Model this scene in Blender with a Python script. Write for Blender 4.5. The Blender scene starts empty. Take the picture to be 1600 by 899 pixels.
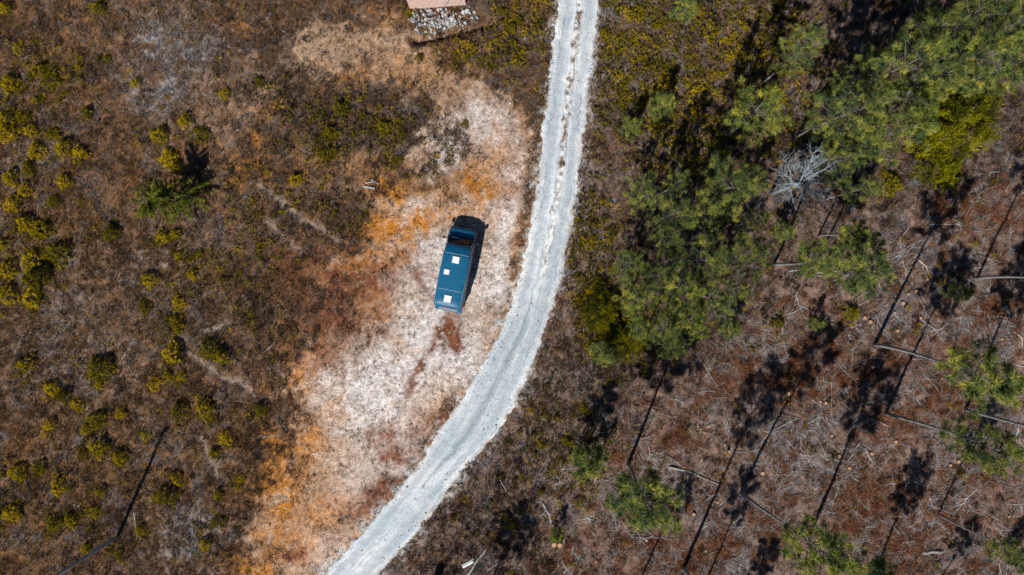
import bpy, math, random
import numpy as np
from mathutils import Vector, Matrix, Euler

# ------------------------------------------------------------------ camera, sky, sun, exposure
SC = bpy.context.scene
COL = SC.collection
CAM_H = 53.0          # metres above the ground
PPM = 22.5            # photo pixels per metre on the ground (1600 px wide photo)
camd = bpy.data.cameras.new('camera')
cam = bpy.data.objects.new('camera', camd); COL.objects.link(cam)
cam.location = (0, 0, CAM_H); cam.rotation_euler = (0, 0, 0)
camd.sensor_width = 36.0
camd.lens = 36.0 * CAM_H / (1600 / PPM)
camd.clip_end = 1000.0
SC.camera = cam

SUN_EL = math.radians(46)
SHD = Vector((0.40, 0.917)).normalized()          # direction shadows fall on the ground
world = bpy.data.worlds.new('World'); SC.world = world; world.use_nodes = True
wn = world.node_tree.nodes; wl = world.node_tree.links
sky = wn.new('ShaderNodeTexSky'); sky.sky_type = 'NISHITA'; sky.sun_disc = False
sky.sun_elevation = SUN_EL
sky.air_density = 1.0; sky.dust_density = 0.0; sky.ozone_density = 6.0
sky.sun_rotation = math.atan2(-SHD.x, -SHD.y)
wn['Background'].inputs['Strength'].default_value = 0.05
wl.new(sky.outputs[0], wn['Background'].inputs['Color'])
sund = bpy.data.lights.new('sun', 'SUN'); sun = bpy.data.objects.new('sun', sund); COL.objects.link(sun)
sund.energy = 5.0; sund.angle = math.radians(0.5); sund.color = (1.0, 0.95, 0.88)
ldir = Vector((SHD.x * math.cos(SUN_EL), SHD.y * math.cos(SUN_EL), -math.sin(SUN_EL)))
sun.rotation_euler = ldir.to_track_quat('-Z', 'Y').to_euler()
sun.location = (0, 0, 60)
SC.view_settings.view_transform = 'Standard'; SC.view_settings.look = 'None'
SC.view_settings.gamma = 1.0; SC.view_settings.use_curve_mapping = False
SC.view_settings.exposure = 0.1
SC.cycles.max_bounces = 5; SC.cycles.diffuse_bounces = 2; SC.cycles.glossy_bounces = 2
SC.cycles.transparent_max_bounces = 6; SC.cycles.transmission_bounces = 3

RNG = np.random.default_rng(11)
random.seed(5)

# ------------------------------------------------------------------ helpers
def W(px, py):                       # photo pixel on the ground -> metres
    return ((px - 800.0) / PPM, (449.5 - py) / PPM)
def P(x, y):
    return (x * PPM + 800.0, 449.5 - y * PPM)

def _hash(ix, iy, seed):
    h = (ix.astype(np.int64) * 374761393 + iy.astype(np.int64) * 668265263 + seed * 974634777) & 0xFFFFFFFF
    h = ((h ^ (h >> 13)) * 1274126177) & 0xFFFFFFFF
    h = ((h ^ (h >> 16)) * 2246822519) & 0xFFFFFFFF
    return ((h ^ (h >> 15)) & 0xFFFFFF) / float(0xFFFFFF)
def vnoise(x, y, seed=0):
    x = np.asarray(x, float); y = np.asarray(y, float)
    ix = np.floor(x); iy = np.floor(y); fx = x - ix; fy = y - iy
    fx = fx * fx * (3 - 2 * fx); fy = fy * fy * (3 - 2 * fy)
    a = _hash(ix, iy, seed); b = _hash(ix + 1, iy, seed); c = _hash(ix, iy + 1, seed); d = _hash(ix + 1, iy + 1, seed)
    return (a * (1 - fx) + b * fx) * (1 - fy) + (c * (1 - fx) + d * fx) * fy
def fbm(x, y, seed=0, octv=4, gain=0.5):
    s = 0; a = 1.0; t = 0
    for o in range(octv):
        s = s + a * vnoise(x * 2 ** o + 17.3 * o, y * 2 ** o - 9.1 * o, seed + o); t += a; a *= gain
    return s / t
def sstep(a, b, v):
    t = np.clip((v - a) / (b - a), 0, 1); return t * t * (3 - 2 * t)

def poly_sd(px, py, poly):           # signed distance in px, inside positive
    inside = np.zeros(px.shape, bool); dmin = np.full(px.shape, 1e9)
    n = len(poly)
    for i in range(n):
        x0, y0 = poly[i]; x1, y1 = poly[(i + 1) % n]
        dx, dy = x1 - x0, y1 - y0
        t = np.clip(((px - x0) * dx + (py - y0) * dy) / (dx * dx + dy * dy + 1e-9), 0, 1)
        dmin = np.minimum(dmin, np.hypot(px - x0 - t * dx, py - y0 - t * dy))
        if y0 != y1:
            cond = ((y0 > py) != (y1 > py)) & (px < dx * (py - y0) / (dy if dy else 1e-9) + x0)
            inside ^= cond
    return np.where(inside, dmin, -dmin)
def line_d(px, py, pts):
    dmin = np.full(px.shape, 1e9)
    for (x0, y0), (x1, y1) in zip(pts[:-1], pts[1:]):
        dx, dy = x1 - x0, y1 - y0
        t = np.clip(((px - x0) * dx + (py - y0) * dy) / (dx * dx + dy * dy + 1e-9), 0, 1)
        dmin = np.minimum(dmin, np.hypot(px - x0 - t * dx, py - y0 - t * dy))
    return dmin
def blob(px, py, cx, cy, rx, ry, rot=0.0):
    c, s = math.cos(math.radians(rot)), math.sin(math.radians(rot))
    u = ((px - cx) * c + (py - cy) * s) / rx; v = (-(px - cx) * s + (py - cy) * c) / ry
    return np.exp(-(u * u + v * v))

def mesh_np(name, V, F, mats=(), smooth=False, attrs=None, midx=None):
    V = np.asarray(V, np.float32); F = np.asarray(F, np.int32)
    me = bpy.data.meshes.new(name); k = F.shape[1]
    me.vertices.add(len(V)); me.vertices.foreach_set('co', V.ravel())
    me.loops.add(F.size); me.loops.foreach_set('vertex_index', F.ravel())
    me.polygons.add(len(F)); me.polygons.foreach_set('loop_start', np.arange(0, F.size, k, dtype=np.int32))
    me.polygons.foreach_set('loop_total', np.full(len(F), k, np.int32))
    me.polygons.foreach_set('use_smooth', np.full(len(F), smooth, bool))
    if midx is not None: me.polygons.foreach_set('material_index', np.asarray(midx, np.int32))
    for m in mats: me.materials.append(m)
    for an, (dom, typ, arr) in (attrs or {}).items():
        a = me.attributes.new(an, typ, dom)
        a.data.foreach_set({'FLOAT': 'value', 'INT': 'value', 'FLOAT_COLOR': 'color', 'FLOAT_VECTOR': 'vector'}[typ], np.asarray(arr, np.int32 if typ == 'INT' else np.float32).ravel())
    me.update(calc_edges=True); me.validate()
    return me

class MB:                            # collects polygons of one mesh
    def __init__(s): s.v = []; s.f = []
    def add(s, vs, fs):
        o = len(s.v); s.v.extend([tuple(v) for v in vs]); s.f.extend([tuple(i + o for i in f) for f in fs])
    def box(s, c, d, rot=None, bev=0.0):
        x, y, z = d[0] / 2, d[1] / 2, d[2] / 2
        R = rot.to_matrix() if rot is not None else Matrix.Identity(3)
        if bev <= 0:
            vs = [(-x, -y, -z), (x, -y, -z), (x, y, -z), (-x, y, -z), (-x, -y, z), (x, -y, z), (x, y, z), (-x, y, z)]
            fs = [(3, 2, 1, 0), (4, 5, 6, 7), (0, 1, 5, 4), (1, 2, 6, 5), (2, 3, 7, 6), (3, 0, 4, 7)]
        else:
            b = min(bev, x * .9, y * .9, z * .9); vs = []; fs = []
            rings = [(-z, b), (-z + b, 0), (z - b, 0), (z, b)]
            for zz, i in rings:
                xx, yy = x - i, y - i
                vs += [(-xx + b, -yy, zz), (xx - b, -yy, zz), (xx, -yy + b, zz), (xx, yy - b, zz), (xx - b, yy, zz), (-xx + b, yy, zz), (-xx, yy - b, zz), (-xx, -yy + b, zz)]
            for r in range(3):
                for k in range(8): fs.append((r * 8 + k, r * 8 + (k + 1) % 8, (r + 1) * 8 + (k + 1) % 8, (r + 1) * 8 + k))
            fs.append(tuple(range(7, -1, -1))); fs.append(tuple(range(24, 32)))
        s.add([R @ Vector(v) + Vector(c) for v in vs], fs)
    def tube(s, pts, rad, sides=6, cap=True):
        v, f = tube_arrays(pts, rad, sides, cap); s.add(v, f)
    def mesh(s, name, mats, smooth=False):
        me = bpy.data.meshes.new(name); me.from_pydata(s.v, [], s.f)
        for m in (mats if isinstance(mats, (list, tuple)) else [mats]): me.materials.append(m)
        if smooth: me.polygons.foreach_set('use_smooth', [True] * len(me.polygons))
        me.update(); return me
    def build(s, name, mats, parent=None, smooth=False):
        return put(name, s.mesh(name, mats, smooth), parent)

def tube_arrays(pts, rad, sides=6, cap=True):
    pts = [Vector(p) for p in pts]; n = len(pts); vs = []; fs = []
    up = Vector((0.13, 0.29, 0.95)); 
    for i, p in enumerate(pts):
        d = (pts[min(i + 1, n - 1)] - pts[max(i - 1, 0)]).normalized()
        a = d.cross(up)
        if a.length < 0.1: a = d.cross(Vector((1, 0, 0)))
        a.normalize(); b = d.cross(a).normalized()
        r = rad[i] if isinstance(rad, (list, tuple)) else rad
        for k in range(sides):
            t = 2 * math.pi * k / sides
            vs.append(p + a * (r * math.cos(t)) + b * (r * math.sin(t)))
    for i in range(n - 1):
        for k in range(sides):
            k2 = (k + 1) % sides
            fs.append((i * sides + k, (i + 1) * sides + k, (i + 1) * sides + k2, i * sides + k2))
    if cap:
        fs.append(tuple(range(sides))); fs.append(tuple(range(n * sides - 1, (n - 1) * sides - 1, -1)))
    return vs, fs

def put(name, me, parent=None, loc=None, rot=None, scale=None):
    o = bpy.data.objects.new(name, me); COL.objects.link(o)
    if parent is not None: o.parent = parent
    if loc is not None: o.location = loc
    if rot is not None: o.rotation_euler = rot
    if scale is not None: o.scale = scale if hasattr(scale, '__len__') else (scale,) * 3
    return o
def thing(name, label, cat, loc=(0, 0, 0), rot=(0, 0, 0), group=None, scale=1.0):
    o = bpy.data.objects.new(name, None); COL.objects.link(o)
    o.location = loc; o.rotation_euler = rot; o.scale = (scale,) * 3 if not hasattr(scale, '__len__') else scale
    o.empty_display_size = 0.2
    return tag(o, label, cat, group)
def tag(o, label=None, cat=None, group=None, kind=None):
    for k, v in (('label', label), ('category', cat), ('group', group), ('kind', kind)):
        if v: o[k] = v
    return o

# ------------------------------------------------------------------ labels by landmark
SECT = ['right of', 'above and right of', 'above', 'above and left of', 'left of', 'below and left of', 'below', 'below and right of']
def where(px, py, marks):
    best = min(marks, key=lambda m: math.hypot(px - m[0], py - m[1]))
    dx, dy = px - best[0], best[1] - py; d = math.hypot(dx, dy)
    s = SECT[int(round(math.degrees(math.atan2(dy, dx)) / 45.0)) % 8]
    return ('just ' if d < 55 else '' if d < 130 else 'well ') + s + ' ' + best[2]
def unique_labels(rows):             # rows: [(object, px, py, label)]
    by = {}
    for r in rows: by.setdefault(r[3], []).append(r)
    for lab, rs in by.items():
        if len(rs) == 1: rs[0][0]['label'] = lab; continue
        xs = [r[1] for r in rs]; ys = [r[2] for r in rs]
        hor = (max(xs) - min(xs)) >= (max(ys) - min(ys))
        rs = sorted(rs, key=lambda r: r[1] if hor else r[2]); n = len(rs)
        a, b = ('leftmost', 'rightmost') if hor else ('topmost', 'lowest')
        o = ['', 'second', 'third', 'fourth', 'fifth', 'sixth', 'seventh', 'eighth', 'ninth', 'tenth', 'eleventh', 'twelfth', 'thirteenth', 'fourteenth']
        for i, r in enumerate(rs):
            if n == 2: sfx = ('left' if hor else 'upper') + ' one' if i == 0 else ('right' if hor else 'lower') + ' one'
            elif i == 0: sfx = a
            elif i == n - 1: sfx = b
            else: sfx = o[i] + (' from left' if hor else ' from top')
            r[0]['label'] = lab + ', ' + sfx

# ------------------------------------------------------------------ materials
def newmat(name):
    m = bpy.data.materials.new(name); m.use_nodes = True
    nt = m.node_tree; return m, nt.nodes, nt.links, nt.nodes['Principled BSDF']
def ramp(n, stops, interp='LINEAR'):
    r = n.new('ShaderNodeValToRGB'); r.color_ramp.interpolation = interp
    el = r.color_ramp.elements
    while len(el) < len(stops): el.new(0.5)
    for e, (p, c) in zip(el, stops): e.position = p; e.color = (*c, 1) if len(c) == 3 else c
    return r
def mixcol(n, l, fac, a, b, mode='MIX'):
    x = n.new('ShaderNodeMix'); x.data_type = 'RGBA'; x.blend_type = mode
    for s, v in ((0, fac), (6, a), (7, b)):
        if hasattr(v, 'is_output'): l.new(v, x.inputs[s])
        else: x.inputs[s].default_value = v if s == 0 else (*v, 1)
    return x.outputs[2]
def noise(n, l, scale, detail=3, rough=0.6, vec=None):
    t = n.new('ShaderNodeTexNoise'); t.inputs['Scale'].default_value = scale
    t.inputs['Detail'].default_value = detail; t.inputs['Roughness'].default_value = rough
    if vec is not None: l.new(vec, t.inputs['Vector'])
    return t
def attr(n, name, typ='GEOMETRY'):
    a = n.new('ShaderNodeAttribute'); a.attribute_name = name; a.attribute_type = typ; return a
def simple(name, col, rough=0.7, metal=0.0, var=0.15, scale=6.0, spec=0.3, bump=0.0):
    m, n, l, b = newmat(name)
    tc = n.new('ShaderNodeTexCoord'); t = noise(n, l, scale, 4, 0.6, tc.outputs['Object'])
    r = ramp(n, [(0.25, tuple(c * (1 - var) for c in col)), (0.75, tuple(min(1, c * (1 + var)) for c in col))])
    l.new(t.outputs['Fac'], r.inputs[0]); l.new(r.outputs[0], b.inputs['Base Color'])
    b.inputs['Roughness'].default_value = rough; b.inputs['Metallic'].default_value = metal
    b.inputs['Specular IOR Level'].default_value = spec
    if bump:
        bm = n.new('ShaderNodeBump'); bm.inputs['Strength'].default_value = bump; bm.inputs['Distance'].default_value = 0.02
        l.new(t.outputs['Fac'], bm.inputs['Height']); l.new(bm.outputs[0], b.inputs['Normal'])
    return m
def rich(c, k=1.22, g=1.0):           # a little more chroma
    y = .3 * c[0] + .6 * c[1] + .1 * c[2]; return tuple(max(.002, g * (y + (v - y) * k)) for v in c[:3])
def leafmat(name, stops, src='tint', inst=False, trans=0.25, objvar=0.0, spec=0.15, g=.92):
    stops = [(p, rich(c, 1.22, g)) for p, c in stops]
    m, n, l, b = newmat(name)
    a = attr(n, src, 'INSTANCER' if inst else 'GEOMETRY')
    fac = a.outputs['Fac']
    oi = n.new('ShaderNodeObjectInfo')
    if inst:
        k = n.new('ShaderNodeMath'); k.operation = 'MULTIPLY_ADD'; l.new(oi.outputs['Random'], k.inputs[0])
        k.inputs[1].default_value = 0.3; l.new(fac, k.inputs[2]); 
        k2 = n.new('ShaderNodeMath'); k2.operation = 'SUBTRACT'; l.new(k.outputs[0], k2.inputs[0]); k2.inputs[1].default_value = 0.15
        fac = k2.outputs[0]
    r = ramp(n, stops); l.new(fac, r.inputs[0]); c = r.outputs[0]
    if objvar:
        rr = ramp(n, [(0, (1 - objvar,) * 3), (0.5, (1, 1, 1)), (1, (1 + objvar, 1 + objvar * 0.8, 1 - objvar * 0.4))])
        l.new(oi.outputs['Random'], rr.inputs[0])
        c = mixcol(n, l, 1.0, c, rr.outputs[0], 'MULTIPLY')
    l.new(c, b.inputs['Base Color']); b.inputs['Roughness'].default_value = 0.7
    b.inputs['Specular IOR Level'].default_value = spec
    if trans:
        tr = n.new('ShaderNodeBsdfTranslucent'); l.new(c, tr.inputs['Color'])
        mx = n.new('ShaderNodeMixShader'); mx.inputs[0].default_value = trans
        l.new(b.outputs[0], mx.inputs[1]); l.new(tr.outputs[0], mx.inputs[2])
        l.new(mx.outputs[0], n['Material Output'].inputs['Surface'])
    return m

# ------------------------------------------------------------------ maps of the place (2 px grid)
L_EDGE = [(905, -330), (890, -160), (873, 0), (867, 67), (859, 135), (851, 200), (842, 280), (832, 345), (822, 400), (808, 450), (795, 490), (772, 545), (740, 597), (699, 657), (668, 705), (633, 757), (580, 820), (507, 897), (430, 980), (330, 1100)]
R_EDGE = [(968, -330), (950, -160), (933, 0), (926, 80), (918, 150), (910, 210), (901, 290), (893, 345), (882, 400), (869, 452), (856, 500), (838, 548), (818, 598), (797, 645), (765, 690), (716, 743), (664, 816), (602, 884), (530, 960), (430, 1080)]
ROADP = L_EDGE + R_EDGE[::-1]
GX = np.arange(-200, 1802, 2.0); GY = np.arange(-170, 1072, 2.0)
gpx, gpy = np.meshgrid(GX, GY)
wx = gpx + 46 * (fbm(gpx / 60, gpy / 60, 3, 4, 0.6) - 0.5); wy = gpy + 46 * (fbm(gpx / 60, gpy / 60, 9, 4, 0.6) - 0.5)
ux = gpx + 90 * (fbm(gpx / 45, gpy / 45, 23, 5, 0.65) - 0.5); uy = gpy + 90 * (fbm(gpx / 45, gpy / 45, 29, 5, 0.65) - 0.5)
M = {}
M['road_sd'] = poly_sd(gpx, gpy, ROADP)
roadx = np.interp(gpy, [p[1] for p in R_EDGE], [p[0] for p in R_EDGE])
M['right'] = sstep(-20, 20, gpx - roadx)
CLEAR = [(745, 140), (800, 165), (838, 210), (850, 300), (835, 400), (800, 520), (740, 620), (640, 760), (520, 899), (470, 1000), (380, 930), (395, 840), (415, 770), (440, 700), (470, 660), (440, 610), (480, 560), (530, 480), (490, 420), (560, 390), (590, 320), (640, 300), (625, 260), (655, 195), (700, 165)]
wild = 0
for b in [(690, 240, 46, 44, 0, 1), (665, 280, 50, 20, 0, .9), (700, 200, 20, 30, 0, .6), (575, 345, 44, 14, -15, .7), (560, 440, 60, 42, -20, .75), (520, 500, 40, 44, 0, .9), (455, 640, 26, 40, 0, .9), (460, 730, 22, 40, 0, .5), (420, 870, 36, 24, 0, .6), (560, 530, 40, 24, 0, .5), (600, 760, 18, 80, 45, .55), (690, 665, 12, 70, 42, .6), (820, 330, 8, 90, 8, .7), (625, 215, 34, 40, 0, .9)]:
    wild = np.maximum(wild, b[5] * blob(ux, uy, *b[:5]))
wild = np.maximum(wild, .9 * np.exp(-((M['road_sd'] + 14) / 10) ** 2) * (gpy < 440))
clr_n = fbm(gpx / 13, gpy / 13, 301, 4, .62)
M['clear'] = sstep(-.22, .22, poly_sd(wx, wy, CLEAR) / 42 + 1.7 * (clr_n - .5)) * (1 - M['right'])
M['wild'] = np.clip(wild * sstep(.34, .56, fbm(gpx / 11, gpy / 11, 305, 4, .62)) * 1.5, 0, 1) * (1 - M['right'])
M['clear'] = M['clear'] * (1 - .8 * M['wild'])
M['sand'] = np.clip(sstep(-.3, .3, 1.6 * (clr_n - .5) + 1 / 45 * poly_sd(wx, wy, [(470, 30), (560, 50), (600, 20), (640, 60), (700, 110), (790, 150), (760, 200), (690, 170), (620, 135), (540, 120), (470, 90)])) * 0.9
                    + 0.6 * blob(ux, uy, 560, 262, 60, 26, -20) + 0.7 * blob(ux, uy, 350, 185, 25, 40) + 0.6 * blob(ux, uy, 470, 95, 40, 30) + .45 * blob(ux, uy, 410, 150, 30, 50), 0, 1) * (1 - M['right'])
wh = 0
for b in [(675, 420, 60, 60), (662, 388, 34, 24), (755, 195, 42, 30), (690, 235, 30, 40), (660, 330, 32, 18), (560, 605, 70, 36), (640, 575, 80, 46), (710, 545, 60, 50), (600, 640, 50, 30), (775, 360, 26, 50), (535, 650, 30, 40), (755, 440, 36, 46), (660, 505, 50, 22)]:
    wh = np.maximum(wh, blob(ux, uy, *b))
for b in [(590, 700, 60, 44, 30, .6), (550, 760, 46, 60, 35, .5), (500, 850, 40, 50, 30, .4), (640, 690, 40, 30, 30, .55), (800, 330, 22, 90, 6, .55), (730, 330, 40, 40, 0, .4)]:
    wh = np.maximum(wh, b[5] * blob(ux, uy, *b[:5]))
M['white'] = np.clip(wh * 1.15, 0, 1)
og = 0
for b in [(640, 350, 85, 22, -18, 1.1), (600, 296, 34, 22, 0, 1.25), (750, 290, 22, 36, 0, 1.1), (705, 325, 30, 14, -20, .8), (445, 780, 30, 50, 15, 1.0), (420, 830, 34, 34, 0, .8), (480, 700, 30, 46, 25, .7), (415, 620, 16, 20, 0, .4), (510, 800, 44, 50, 20, .6), (430, 720, 24, 60, 12, .9), (405, 880, 40, 30, 0, .9), (470, 850, 40, 40, 0, .7), (560, 395, 50, 26, -25, .9), (600, 350, 40, 18, -15, 1.0), (520, 440, 40, 24, 0, .6), (610, 400, 30, 22, 0, .7), (500, 520, 26, 40, 25, .6), (800, 390, 16, 50, 0, .5), (690, 280, 50, 24, 0, .5), (490, 425, 26, 20, 0, .6), (590, 470, 24, 20, 0, .6), (470, 590, 24, 34, 30, .8), (520, 640, 20, 26, 0, .5), (415, 215, 14, 18, 0, .8), (372, 40, 22, 18, 0, .7), (352, 30, 14, 14, 0, .6), (385, 275, 20, 12, 0, .7), (425, 165, 18, 14, 0, .4), (690, 850, 14, 10, 0, .5), (660, 872, 12, 12, 0, .6), (600, 20, 26, 30, 0, .4), (540, 120, 40, 20, 0, .45), (640, 110, 50, 22, 0, .4), (560, 260, 50, 22, 0, .45), (770, 230, 24, 40, 0, .45), (830, 250, 14, 60, 0, .45)]:
    og = np.maximum(og, b[5] * blob(ux, uy, *b[:5]))
M['orange'] = np.clip(og, 0, 1)
rb = 0
for b in [(560, 440, 60, 42, -20, 1), (520, 500, 40, 40, 0, .9), (560, 520, 30, 30, 0, .6), (465, 410, 50, 50, 0, .5), (460, 860, 20, 10, 0, 1), (610, 690, 26, 20, 0, .6), (580, 680, 16, 24, 0, .5), (650, 440, 16, 16, 0, .6), (695, 515, 12, 30, 20, .8), (655, 580, 14, 26, 30, .7), (820, 340, 9, 60, 8, .7), (690, 665, 20, 60, 48, .7), (600, 770, 20, 70, 45, .8), (500, 560, 26, 30, 0, .5), (790, 300, 14, 30, 0, .4)]:
    rb = np.maximum(rb, b[5] * blob(ux, uy, *b[:5]))
M['redbrown'] = np.clip(rb, 0, 1)
M['lichen'] = np.clip(blob(ux, uy, 285, 75, 70, 55, 20) + .9 * blob(ux, uy, 260, 140, 55, 50) + .5 * blob(ux, uy, 320, 60, 50, 40) + .9 * blob(ux, uy, 300, 845, 60, 50) + .4 * blob(ux, uy, 60, 440, 80, 60) + .5 * blob(ux, uy, 110, 560, 90, 70)+ .45 * blob(ux, uy, 30, 260, 60, 60) + .5 * blob(ux, uy, 250, 390, 60, 40), 0, 1) * (1 - M['right'])
PATHS = [[(285, 535), (300, 556), (325, 578), (345, 592), (380, 603), (398, 622), (425, 632)], [(320, 522), (345, 512)], [(318, 690), (335, 740), (345, 752)], [(405, 290), (440, 318), (470, 345), (530, 376)], [(420, 345), (455, 382), (480, 395)]]
pd = np.minimum.reduce([line_d(wx * .35 + gpx * .65, wy * .35 + gpy * .65, p) for p in PATHS])
M['path'] = np.exp(-(pd / 6.5) ** 2)
M['verge'] = np.exp(-(np.maximum(gpx - roadx, 0) / 55) ** 2) * M['right']
SLASH = [(870, 900), (860, 780), (930, 690), (1000, 620), (1090, 580), (1200, 470), (1270, 430), (1400, 400), (1420, 330), (1480, 290), (1700, 240), (1800, 300), (1800, 1070), (880, 1070)]
M['slash'] = sstep(-40, 40, poly_sd(ux, uy, SLASH)) * M['right']
lit = 0
for b in [(1010, 700, 45, 22), (1060, 680, 40, 26), (890, 880, 50, 24), (1040, 870, 60, 30), (1120, 860, 30, 20), (1280, 540, 50, 40), (1240, 590, 40, 26), (1320, 590, 60, 22), (1350, 790, 60, 34), (1400, 830, 50, 60), (1390, 890, 50, 30), (1470, 620, 40, 26), (1390, 670, 40, 20), (1210, 800, 24, 50), (1490, 330, 30, 40), (1550, 330, 40, 30), (1150, 560, 30, 20), (1370, 570, 24, 30), (1000, 790, 40, 16), (1480, 800, 40, 14), (1130, 610, 40, 20), (1560, 480, 30, 20), (1545, 740, 20, 14), (1490, 560, 30, 16)]:
    lit = np.maximum(lit, blob(ux, uy, *b))
M['litter'] = lit * M['right']
M['gorse'] = np.clip(M['right'] * (.9 * blob(ux, uy, 1000, 70, 70, 90) + .8 * blob(ux, uy, 1110, 80, 90, 70) + .8 * blob(ux, uy, 1050, 190, 70, 60) + .8 * blob(ux, uy, 935, 360, 28, 60) + .7 * blob(ux, uy, 915, 440, 24, 40) + .9 * blob(ux, uy, 950, 500, 50, 50) + .5 * blob(ux, uy, 1230, 170, 50, 60)
                + .4 * blob(ux, uy, 1200, 40, 60, 50) + .25 * blob(ux, uy, 900, 720, 60, 60) + .3 * blob(ux, uy, 840, 650, 30, 40) + .4 * blob(ux, uy, 1100, 240, 60, 40))
                + (1 - M['right']) * (.8 * blob(ux, uy, 510, 220, 24, 44) + .5 * blob(ux, uy, 600, 190, 50, 34) + .9 * blob(ux, uy, 745, 90, 40, 22) + .6 * blob(ux, uy, 815, 60, 36, 60) + .5 * blob(ux, uy, 680, 260, 30, 24) + .35 * blob(ux, uy, 430, 330, 60, 40) + .35 * blob(ux, uy, 560, 340, 40, 16)
                + .3 * blob(ux, uy, 60, 130, 60, 60) + .3 * blob(ux, uy, 270, 250, 30, 24) + .25 * blob(ux, uy, 320, 420, 60, 40) + .25 * blob(ux, uy, 460, 180, 40, 40) + .2 * blob(ux, uy, 400, 440, 50, 80)), 0, 1)
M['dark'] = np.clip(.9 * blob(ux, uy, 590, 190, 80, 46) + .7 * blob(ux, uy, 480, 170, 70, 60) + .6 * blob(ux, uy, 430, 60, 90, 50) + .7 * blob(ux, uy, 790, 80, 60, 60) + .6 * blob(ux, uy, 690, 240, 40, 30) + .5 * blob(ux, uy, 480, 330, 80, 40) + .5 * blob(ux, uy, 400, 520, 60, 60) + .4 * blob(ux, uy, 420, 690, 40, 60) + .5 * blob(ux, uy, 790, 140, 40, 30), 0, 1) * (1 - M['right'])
DITCH = [(648, 64), (672, 59), (700, 55), (735, 45), (768, 36)]
M['ditch'] = np.exp(-(line_d(gpx + .2 * (wx - gpx), gpy + .2 * (wy - gpy), DITCH) / 7.5) ** 2)

BUSH = """27,75,9 15,132,15 76,122,17 58,110,13 8,188,18 33,183,12 46,204,14 6,208,14 55,236,15 81,210,10 98,232,15 124,240,14 41,263,13 15,278,14 37,297,12 99,284,12 135,176,10 53,157,8 6,14,12 155,12,12 350,147,10 248,212,13
 290,190,12 313,210,13 262,248,15 275,262,11 167,92,8 212,130,9 123,107,8 18,319,16 82,315,11 38,350,17 62,361,17 88,397,19 4,382,10 46,408,21 10,422,16 56,436,21 8,462,20 48,466,18 171,364,13 252,371,13 272,366,10 278,400,8 310,399,10
 233,438,13 300,430,10 225,480,11 277,473,11 275,508,14 268,553,17 328,548,17 348,560,15 38,569,17 155,578,19 262,586,8 283,590,9 80,608,12 100,620,12 120,633,12 77,665,12 150,657,15 133,672,9 187,647,10 153,700,17 129,712,9 188,716,14
 25,740,17 60,732,12 90,762,15 158,769,11 16,803,16 83,820,14 111,814,13 147,801,10 280,642,14 318,640,16 333,655,9 352,686,14 335,708,9 227,683,8 275,748,11 260,775,16 243,777,8 219,830,11 135,858,9 185,868,10 375,750,9 340,773,9 340,817,12 320,852,11
 155,602,8 240,603,11 407,640,12 530,170,12 514,208,13 508,240,13 600,200,12 628,215,7 461,281,12 404,128,9 620,250,9 708,810,7 1393,288,17 1380,270,9 1330,490,15 1215,505,10 922,545,10 905,470,9 800,822,10 1470,440,9 912,640,10 885,690,9 905,785,9 845,770,8 1500,740,6 1270,500,8 655,92,8 642,25,6 727,195,7 785,20,9 800,45,9"""
for tok in BUSH.split():
    q0, q1, q2 = [float(v) for v in tok.split(',')]
    sl = (slice(max(0, int((q1 + 170 - 60) / 2)), int((q1 + 170 + 60) / 2)), slice(max(0, int((q0 + 200 - 60) / 2)), int((q0 + 200 + 60) / 2)))
    M['gorse'][sl] = np.maximum(M['gorse'][sl], .34 * np.exp(-(((ux[sl] * .35 + gpx[sl] * .65 - q0) ** 2 + (uy[sl] * .35 + gpy[sl] * .65 - q1) ** 2) / (1.35 * q2) ** 2)))

def S(key, px, py):                  # bilinear sample of a map
    A = M[key]
    fx = np.clip((np.asarray(px, float) + 200) / 2, 0, A.shape[1] - 1.001); fy = np.clip((np.asarray(py, float) + 170) / 2, 0, A.shape[0] - 1.001)
    ix = fx.astype(int); iy = fy.astype(int); tx = fx - ix; ty = fy - iy
    return (A[iy, ix] * (1 - tx) + A[iy, ix + 1] * tx) * (1 - ty) + (A[iy + 1, ix] * (1 - tx) + A[iy + 1, ix + 1] * tx) * ty

def base_z(x, y):
    return 0.5 * (fbm(x / 15.0 + 3, y / 15.0, 40, 2) - 0.5)
def ground_z(x, y):
    x = np.asarray(x, float); y = np.asarray(y, float); px, py = x * PPM + 800, 449.5 - y * PPM
    rd = S('road_sd', px, py)
    open_ = np.clip(S('clear', px, py) * 0.75 + S('sand', px, py) * .4, 0, 1)
    rough = (0.05 + 0.19 * (1 - open_)) * (1 - 0.55 * S('verge', px, py))
    z = base_z(x, y) + rough * (fbm(x / 0.9, y / 0.9, 51, 4, 0.6) - 0.5) + 0.05 * (fbm(x / .22, y / .22, 61, 2) - 0.5) * (1 - .6 * open_)
    z = z - 1.05 * S('ditch', px, py) - 0.16 * S('path', px, py)
    inside = sstep(-7, 3, rd); deep = sstep(4, 14, rd)
    z = z * (1 - inside) + (base_z(x, y) + (.02 + .16 * sstep(9, 0, rd)) * (fbm(x / .35, y / .35, 71, 3) - .5) - 0.02) * inside - 0.12 * deep
    return z
def gz(x, y): return float(ground_z(np.array([x]), np.array([y]))[0])

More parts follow.
